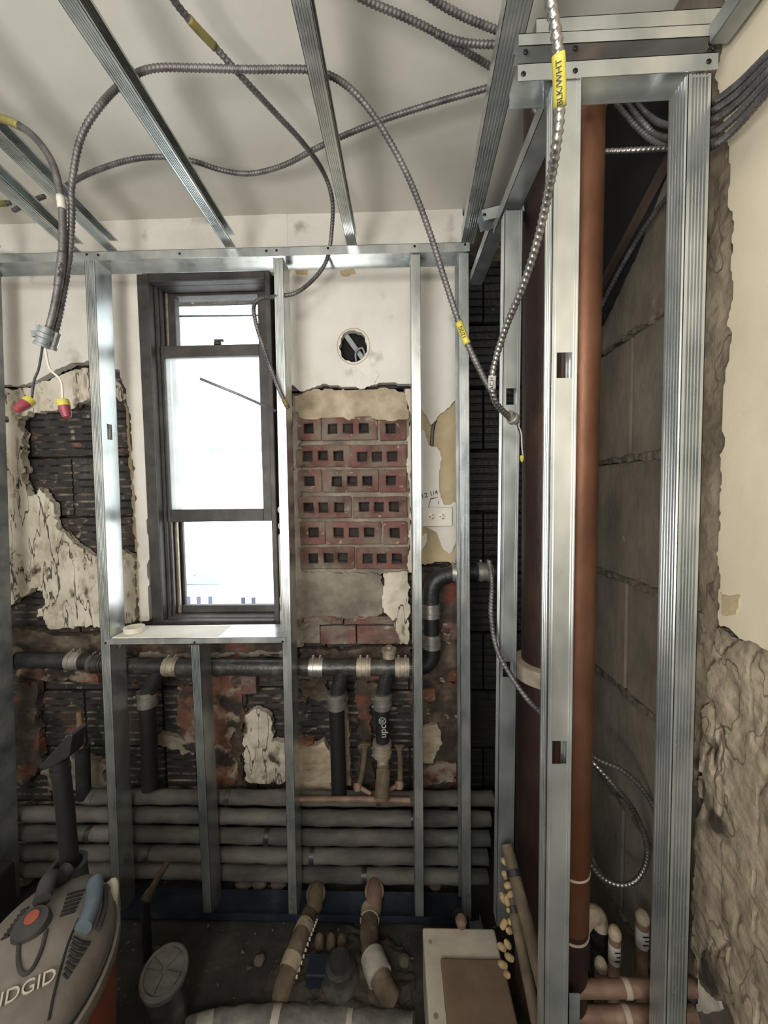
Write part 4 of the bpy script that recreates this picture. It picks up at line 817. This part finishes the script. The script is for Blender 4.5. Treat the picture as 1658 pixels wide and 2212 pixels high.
# pipes along the foot of the chase left side
for k, (q0, q1, r, mm, lb) in enumerate([((1094,1826,.90),(1178,2150,.715),.014,'dirtpipe','upper pale dirty pipe sloping toward the camera at the chase foot'), ((1096,1900,.89),(1165,2240,.71),.012,'dirtpipe','lower brown pipe sloping toward the camera at the chase foot')]):
    tt = thing('chase_foot_pipe', lb, 'pipe', at(*q1)); MB().tube([at(*q0), at(*q1)], r, 16).build('pipe', MT[mm], tt, smooth='auto')
    p = at(*q0).lerp(at(*q1), .2); ax = at(*q1)-at(*q0); MB().lathe(p, ax, [(r,0),(r+.003,0),(r+.003,.012),(r,.012)], 16).build('black_collar', MT['rubberd'], tt, smooth='auto')
i = 0
ORD = 'uppermost second third fourth fifth sixth seventh eighth ninth tenth eleventh twelfth thirteenth fourteenth fifteenth lowest'.split()
for (x, y) in sorted([(1091,1862),(1106,1852),(1090,1890),(1098,1912),(1094,1945),(1086,1940),(1102,1965),(1088,1996),(1100,2010),(1096,2040),(1084,2046),(1100,2068),(1086,2084),(1094,2104),(1104,1930),(1106,1990)], key=lambda q: q[1]):
    Yq = .885-(y-1850)/260*.08; c = at(x, y, Yq); r = random.Random(i)
    d = Vector((r.uniform(-1,.2), r.uniform(-.6,.2), r.uniform(-.5,.9))).normalized()
    o = MB().lathe(c-d*.010, d, [(.003,0),(.006,.002),(.0072,.010),(.0068,.016),(.004,.021)], 10).build('tan_plug', MT['cork'], smooth='auto'); i += 1
    tag(o, ORD[i-1]+(' from the top' if 1 < i < 16 else '')+' of the small tan plugs along the chase foot pipes', 'plug', 'tan plugs along the chase foot pipes')
# low level pipes right
for lb, y, r, Yq in (('upper one of the two dusty copper pipes crossing low behind the chase studs', 2136, .0145, .745), ('lower one of the two dusty copper pipes crossing low behind the chase studs', 2194, .0155, .745)):
    tt = thing('cross_pipe', lb, 'copper pipe', at(1225, y, Yq)); a, b = at(1232, y, Yq), at(1600, y-4, Yq); b = a.lerp(b, (.598-a.x)/(b.x-a.x))
    MB().tube([a, a.lerp(b,.5), b], r, 18).build('pipe', MT['copperd'], tt, smooth='auto'); q = a.lerp(b, .42); MB().tube([q, q+Vector((.012,0,0))], r*1.08, 18).build('solder_joint', MT['ring'], tt, smooth='auto')
for k, (x, yt, r, lb, lab) in enumerate([(1297,2092,.012,'short copper stub with pale domed cap low in the chase',0), (1327,2022,.0125,'medium copper stub with white sticker low in the chase',1), (1387,1988,.0135,'tall copper stub with white sticker beside the ribbed stud',1)]):
    Yq = (.80,.835,.86)[k]; tt = thing('copper_stub', lb, 'copper stub', at(x, 2300, Yq)); a = at(x, yt, Yq); b = Vector((a.x, Yq, .02)); MB().tube([a, b], r, 16).build('pipe', MT['copperd'], tt, smooth='auto')
    MB().lathe(a, (0,0,1), [(r,0),(r*1.08,.001),(r*1.08,.012),(r*.7,.020),(r*.2,.022)], 16).build('cap', MT['mortartan'], tt, smooth='auto')
    if lab:
        s = MB().tube([a-Vector((0,0,.016)), a-Vector((0,0,.060))], r*1.03, 16).build('sticker', MT['whitetape'], tt, smooth='auto')
        for j in range(3): MB().box((a.x-r*.5+.004*(j % 2), Yq-r*1.03-.0012, a.z-.026-.010*j), (a.x+r*.45, Yq-r*1.0, a.z-.024-.010*j)).build('print_mark', MT['ink'], s)
ee = thing('capped_elbow', 'tan dirt-caked elbow beside the foot of the copper pipe', 'elbow', at(1290,1985,.88))
MB().tube(spline([at(1254,2004,.87), at(1268,1984,.87), at(1284,1974,.88), at(1294,1984,.885), at(1296,2006,.885)], 6), .018, 18).build('elbow_bend', MT['mortartan'], ee, smooth='auto')
MB().tube([at(1296,2002,.885), at(1290,2330,.885)], .019, 18).build('elbow_leg', MT['rubberd'], ee, smooth='auto')
for y in (2020, 2045): MB().lathe(at(1295,y,.885), (0,0,1), [(.019,-.003),(.022,-.003),(.022,.003),(.019,.003)], 18).build('clamp', MT['cast'], ee, smooth='auto')
# steel bracket foot seen right of the nearest stud
a, b = at(1226,2230,.70), at(1252,2150,.70); tag(MB().box((a.x, .70, .02), (b.x, .703, b.z)).box((a.x, .70, .02), (a.x+.002, .73, b.z)).build('stud_offcut', MT['galvdusty']), 'short galvanised offcut standing at the foot of the nearest stud', 'offcut')

# ================================================================== FLOOR THINGS
cpz = thing('capped_floor_pipe', 'round grey cleanout with cross-grooved cap standing at the front', 'floor drain', at(345,2200,.98))
c = at(355,2100,.97); ax = Vector((.10,-.22,1)).normalized(); base = c-ax*.26
MB().lathe(base, ax, [(.050,0),(.050,.235),(.055,.236),(.055,.250)], 28).build('pipe_body', MT['castdust'], cpz, smooth='auto')
cap = MB().lathe(c, ax, [(.055,-.014),(.060,-.012),(.060,.004),(.056,.008),(.05,.008),(.048,.004),(.01,.004)], 28).build('cap', MT['insul'], cpz, smooth='auto')
u = ax.orthogonal().normalized(); v = ax.cross(u)
for k in range(4):
    t = k*PI/2+.5; d = u*math.cos(t)+v*math.sin(t); e = ax.cross(d)
    MB().prism([c+ax*.003+d*.008-e*.003, c+ax*.003+d*.046-e*.012, c+ax*.003+d*.046+e*.012, c+ax*.003+d*.008+e*.003], ax*.007).build('cap_lobe', MT['insul'], cap, bevel=.002)
def fpipe(name, lb, pts, r, m, parts=(), cat='floor pipe'):
    t = thing(name, lb, cat, Vector(pts[-1])); path, _ = resample(spline(pts, 8), .015); MB().tube(path, lambda i: r*(1+.04*math.sin(i*1.3)), 18).build('pipe', MT[m], t, smooth='auto')
    for f, mm, ln, k in parts:
        i = int(f*(len(path)-1)); j = min(len(path)-1, i+max(1, int(ln/.015))); MB().tube(path[i:j+1], r*k, 18).build('sleeve', MT[mm], t, smooth='auto')
    return t, path
t, pa = fpipe('curved_waste_pipe', 'tan waste pipe curving forward on the left of the floor opening', C((672,1970,1.33),(655,2010,1.24),(632,2070,1.16),(614,2125,1.11),(607,2160,1.09)), .030, 'dirtpipe', [(.3,'mortartan',.03,1.05),(.65,'mortartan',.03,1.05)])
rb = MB()
for i in range(0, len(pa), 1):
    p = pa[i]; rb.box((p.x+.030, p.y-.003, p.z-.003), (p.x+.036, p.y+.003, p.z+.004))
o = rb.build('foam_bead_row', MT['ivory'], t); o['kind'] = 'stuff'
fpipe('curved_waste_pipe', 'tan waste pipe curving forward in the middle with taped elbow', C((800,1965,1.33),(797,2010,1.25),(802,2060,1.18),(818,2105,1.12),(832,2138,1.095),(848,2160,1.085)), .031, 'dirtpipe', [(.0,'mortartan',.05,1.12),(.60,'tape',.07,1.28)])
fpipe('wrapped_duct', 'thick grey wrapped duct lying along the front floor edge', C((395,2250,.99),(480,2228,1.02),(580,2220,1.03),(720,2224,1.03),(860,2234,1.025),(895,2238,1.02)), .045, 'wrap', [(.05,'tape',.05,1.03),(.35,'tape',.05,1.02),(.70,'tape',.03,1.02)], 'duct')
for lb, x, y, Yq, m_ in (('rusty elbow poking up behind the floor track in the middle', 808, 1925, 1.36, 'copperd'), ('tan elbow poking up behind the floor track by the window stud', 682, 1930, 1.36, 'dirtpipe')):
    t = thing('floor_elbow', lb, 'elbow', (at(x, y, Yq).x, Yq, .02)); a = at(x, y, Yq)
    MB().tube(spline([Vector((a.x, Yq+.05, a.z-.05)), a+Vector((0,.02,-.004)), a+Vector((0,-.02,-.015)), Vector((a.x-.005, Yq-.045, a.z-.055))], 6), .030, 16).build('bend', MT[m_], t, smooth='auto')
    MB().lathe(a+Vector((0,.0,.0)), (0,-.5,.8), [(.031,-.012),(.036,-.010),(.036,.004),(.030,.008)], 16).build('collar', MT[m_], t, smooth='auto')
t = thing('caulked_hub', 'squat brown lump of a capped hub between the two curved pipes', 'pipe hub', at(735,2150,1.12))
a = at(735,2110,1.12); MB().lathe((a.x, 1.12, .0), (0,0,1), [(.062,0),(.060,.04),(.048,.055),(.046,.075),(.034,.08),(.030,.095),(.008,.098)], 18).build('hub', MT['castdust'], t, smooth='auto')
for k, x in enumerate((690, 715, 738)): q = at(x, 2035+k*2, 1.2); MB().lathe((q.x, 1.2, .02), (0,0,1), [(.015,0),(.016,.03),(.013,.048),(.005,.055)], 12).build('stub', MT['dirtpipe'], t, smooth='auto')
tag(MB().box((at(665,2080,1.14).x, 1.10, .0), (at(735,2060,1.14).x, 1.16, .06), Matrix.Rotation(.0, 4, 'Z')).build('steel_angle_scrap', MT['bluetrack'], bevel=.004), 'dark blue steel scrap lying between the curved pipes', 'scrap')
bx = thing('access_box', 'white-edged box with brown lid standing on the floor at the front', 'box', (.19, .95, 0))
zb = .20; A = atz(912, 2002, zb); Bq = atz(1052, 1998, zb)
MB().box((A.x, .72, 0), (Bq.x+.02, A.y, zb)).build('box_body', MT['whiteboard'], bx, bevel=.006)
MB().box((A.x+.045, .70, zb), (Bq.x+.022, A.y-.085, zb+.012)).build('lid', MT['cardboard'], bx, bevel=.008)
for yy in (A.y-.04, .92): MB().lathe((A.x+.02, yy, zb), (0,0,1), [(.006,0),(.006,.002)], 10).build('screw_head', MT['mortar'], bx)
kn = thing('knob_pipe', 'thin dark pipe with brass knob behind the white-edged box', 'pipe', (at(990,2000,1.2).x, 1.16, 0))
q = at(990,1990,1.16); MB().tube([Vector((q.x, 1.16, .0)), Vector((q.x, 1.16, q.z+.03))], .012, 12).build('pipe', MT['rubberd'], kn, smooth='auto'); MB().lathe((q.x+.003, 1.13, zb+.006), (0,0,1), [(.008,-.03),(.016,.0),(.018,.01),(.012,.02),(.004,.022)], 14).build('knob', MT['copperd'], kn, smooth='auto')
dp = thing('loose_pipe', 'short dirty pipe leaning diagonally left of the short stud', 'pipe', at(312,1945,1.2)); MB().tube([at(313,1945,1.16), at(345,1890,1.22), at(362,1862,1.25)], .0105, 12).build('pipe', MT['dirtpipe'], dp, smooth='auto'); MB().lathe(at(318,1938,1.165), at(362,1862,1.25)-at(313,1945,1.16), [(.010,-.012),(.016,-.010),(.016,.014),(.011,.02)], 12).build('collar', MT['dirtpipe'], dp, smooth='auto')
MB().tube([at(313,1945,1.16), Vector((at(313,1945,1.16).x, 1.16, .0))], .014, 12).build('pipe_leg', MT['cast'], dp, smooth='auto')
# dirt heap round the hub
hx, hy = a.x, 1.13; n_ = 44; U, V = np.meshgrid(np.linspace(-1.2, 1.2, n_), np.linspace(-1, 1, n_), indexing='ij')
H = .045*np.exp(-(U*U*1.6+V*V*2))+(fbm(U*5+3, V*5, 77)-.5)*.05; H = np.where(U*U/1.44+V*V > .95, -.01, H)
mb = MB(); mb.v = [(at(735,2110,1.12).x+u*.20, 1.14+v*.14, h) for u, v, h in zip(U.ravel(), V.ravel(), H.ravel())]; mb.f = [(i*n_+j, (i+1)*n_+j, (i+1)*n_+j+1, i*n_+j+1) for i in range(n_-1) for j in range(n_-1)]
o = mb.build('dirt_heap', MT['dirtheap'], smooth=True); tag(o, 'lumpy dark dirt heaped between the curved waste pipes', 'dirt'); o['kind'] = 'stuff'
# rubble
def stone(c, s, seed, lb):
    r = random.Random(seed); bm = bmesh.new(); bmesh.ops.create_icosphere(bm, subdivisions=2, radius=1)
    for v in bm.verts: v.co = Vector((v.co.x*s*r.uniform(.85,1.15), v.co.y*s*r.uniform(.85,1.1), v.co.z*s*r.uniform(.6,.8)))
    me = bpy.data.meshes.new('rubble_chunk'); bm.to_mesh(me); bm.free(); me.materials.append(MT['stone']); o = bpy.data.objects.new('rubble_chunk', me); COL.objects.link(o); o.location = c
    return tag(o, lb, 'rubble')
for k, (x, y, s, lb) in enumerate([(530,1918,.035,'left one of three mortar chunks behind the floor track'),(562,1915,.030,'middle one of three mortar chunks behind the floor track'),(602,1920,.032,'right one of three mortar chunks behind the floor track'),
    (275,1912,.03,'mortar chunk beside the tall left stud behind the vacuum'),(60,1905,.03,'mortar chunk behind the vacuum hose port'),(940,1935,.024,'mortar chunk behind the floor track near the corner stud')]):
    c = at(x, y, 1.42); c.z = s*.55; stone(c, s, k, lb)
for k, (x, y, s, lb) in enumerate([(872,2075,.020,'dark mortar chunk right of the taped pipe elbow'),(1000,2040,.024,'mortar chunk behind the white-edged box'),(560,2075,.018,'small dark mortar chunk left of the curved pipes')]):
    stone(atz(x, y, s*.5), s, 40+k, lb)
r = random.Random(4); g = MB()
for k in range(260):
    c = Vector((r.uniform(-1.0,.58), r.uniform(1.0,1.46), .004)); q = r.uniform(.003,.010); h = [Vector((r.uniform(-1,1), r.uniform(-1,1), r.uniform(0,.9))) for _ in range(4)]
    g.add([c+v*q for v in h], [(0,1,2),(0,2,3),(0,3,1),(1,3,2)])
o = g.build('floor_grit', MT['stone']); tag(o, 'grit and small broken bits scattered on the dirty floor', 'grit'); o['kind'] = 'stuff'

# ================================================================== SHOP VACUUM
vx, vy, VA, RX, RY = -.785, .755, math.radians(22), .138, .20
ca, sa = math.cos(VA), math.sin(VA)
vc = thing('shop_vacuum', 'dusty grey and orange shop vacuum at the lower left', 'vacuum', (vx, vy, 0))
def oval(prof, n=48):
    rg = []
    for f, z in prof: rg.append([Vector((vx+ca*f*RX*math.cos(t)-sa*f*RY*math.sin(t), vy+sa*f*RX*math.cos(t)+ca*f*RY*math.sin(t), z)) for t in np.linspace(0, 2*PI, n+1)[:-1]])
    return MB().rings(rg)
ZR = .515
oval([(.80,.0),(.84,.02),(.92,.25),(.985,ZR-.03),(.99,ZR-.02)]).build('drum', MT['vacorange'], vc, smooth='auto')
oval([(.985,ZR-.03),(1.045,ZR-.028),(1.06,ZR-.014),(1.045,ZR),(.99,ZR+.002)]).build('rim', MT['vacgrey'], vc, smooth='auto')
oval([(.985,ZR),(1.0,ZR+.002),(1.0,ZR+.012),(.985,ZR+.013)]).build('seal_groove', MT['vacdark'], vc, smooth='auto')
def dome(p):
    dx, dy = p.x-vx, p.y-vy; f2 = min(.999, ((ca*dx+sa*dy)/RX)**2+((-sa*dx+ca*dy)/RY)**2); return ZR+.013+.095*(1-f2)**.55
lid = oval([(.985,ZR+.012)]+[(.985*math.sin(t), ZR+.013+.095*(1-(math.sin(t))**2)**.55) for t in np.linspace(PI/2, .02, 16)]).build('motor_lid', MT['vacgrey'], vc, smooth='auto')
def lp(px, py, h=0.):
    z = .60
    for _ in range(40): z = .5*z+.5*dome(atz(px, py, z))
    q = atz(px, py, z); q.z = z+h; return q
def onl(pts, h=.001): return [lp(x, y, h) for x, y in pts]
pt = at(150,1862,.915); MB().lathe((pt.x, pt.y-.01, ZR), (0,.05,1), [(.046,0),(.044,.03),(.040,pt.z-ZR-.012),(.042,pt.z-ZR),(.031,pt.z-ZR),(.031,pt.z-ZR-.03)], 24).build('hose_port', MT['vacdark'], vc, smooth='auto')
wa = thing('vacuum_wand', 'black upright wand with slanted nozzle standing in the vacuum port', 'nozzle', pt)
MB().tube([at(151,1866,.912), at(140,1740,.90), at(128,1640,.89)], .0195, 20).build('tube', MT['rubberd'], wa, smooth='auto')
MB().tube([at(131,1668,.892), at(130,1655,.891)], .0212, 20).build('cuff', MT['rubberd'], wa, smooth='auto')
noz = [at(80,1660,.870), at(150,1584,.870), at(157,1588,.870), at(149,1636,.870), at(112,1660,.870), at(94,1665,.870)]
MB().prism(noz, (0,.045,0)).build('nozzle_head', MT['rubberd'], wa, bevel=.008)
kc = lp(72,1996,.012)
MB().tube(spline([at(148,1876,.885), at(126,1898,.86), lp(108,1930,.035), lp(92,1965,.022)], 6), .017, 14).build('carry_handle', MT['vacdark'], vc, smooth='auto')
kb = MB().lathe(kc-Vector((0,0,.03)), (.05,-.25,1), [(.034,0),(.034,.022),(.030,.032),(.018,.034),(.014,.036),(.004,.036)], 22).build('knob_boss', MT['vacdark'], vc, smooth='auto')
MB().lathe(kc+Vector((0,-.002,.004)), (.05,-.25,1), [(.013,-.003),(.013,.004),(.004,.006)], 14).build('power_button', MT['redknob'], kb, smooth='auto')
MB().tube(spline(onl([(206,1915),(203,1950),(192,1990),(180,2016)], .012), 6), [.010]+[.018]*22+[.012]*2 if False else .017, 16).build('cord_wrap', MT['vacblue'], vc, smooth='auto')
MB().tube(spline(onl([(228,1918),(226,1965),(212,2010)], .004), 6), .006, 10).build('cord_recess', MT['vacdark'], vc, smooth='auto')
for k in range(7): MB().tube(spline(onl([(157-k*3.5,2026+k*13),(175-k*5,2036+k*13),(194-k*8,2038+k*13)]), 4), .0034-.0002*k, 6).build('vent_slot', MT['ink'], lid)
for k in range(6): MB().tube(spline(onl([(145-k*3,1934+k*9),(163-k*3,1928+k*9),(183-k*4,1923+k*9)]), 4), .0026, 6).build('vent_slot', MT['ink'], lid)
for k in range(7): MB().tube(onl([(62-k*7,1962+k*10),(45-k*7,1970+k*10)]), .0026, 6).build('vent_slot', MT['ink'], lid)
MB().tube(spline(onl([(170,1985),(150,2030),(132,2090),(116,2150),(105,2205)]), 6), .0022, 6).build('lid_seam', MT['ink'], lid)
MB().tube(spline(onl([(42,2020),(40,2080),(52,2105),(72,2090),(90,2050),(100,2010)]), 6), .004, 8).build('handle_recess', MT['vacdark'], lid)
a, b = lp(8,2166), lp(86,2128); c = a.lerp(b, .5); c.z = dome(c)+.004; up_ = lp(38,2130)-lp(52,2165)
text('lid_lettering', 'RIDGID', .030, c, b-a, up_, MT['lettering'], lid, .002)
q = lp(240,1920,.01); MB().tube(spline([q+Vector((-.02,.01,-.02)), q+Vector((0,.008,.0)), q+Vector((.012,-.005,-.02)), q+Vector((.012,-.012,-.06))], 5), .009, 10).build('lid_latch', MT['ivory'], vc, smooth='auto')
a, b = at(-10,1980,1.12), at(42,1868,1.12)
tag(MB().prism([Vector((a.x-.1,1.02,0)), Vector((b.x-.03,1.02,0)), Vector((b.x-.03,1.14,0)), Vector((a.x-.1,1.14,0))], (0,0,b.z)).build('dark_tub', MT['rubberd'], bevel=.012), 'dark tub standing behind the vacuum at the left edge', 'tub')
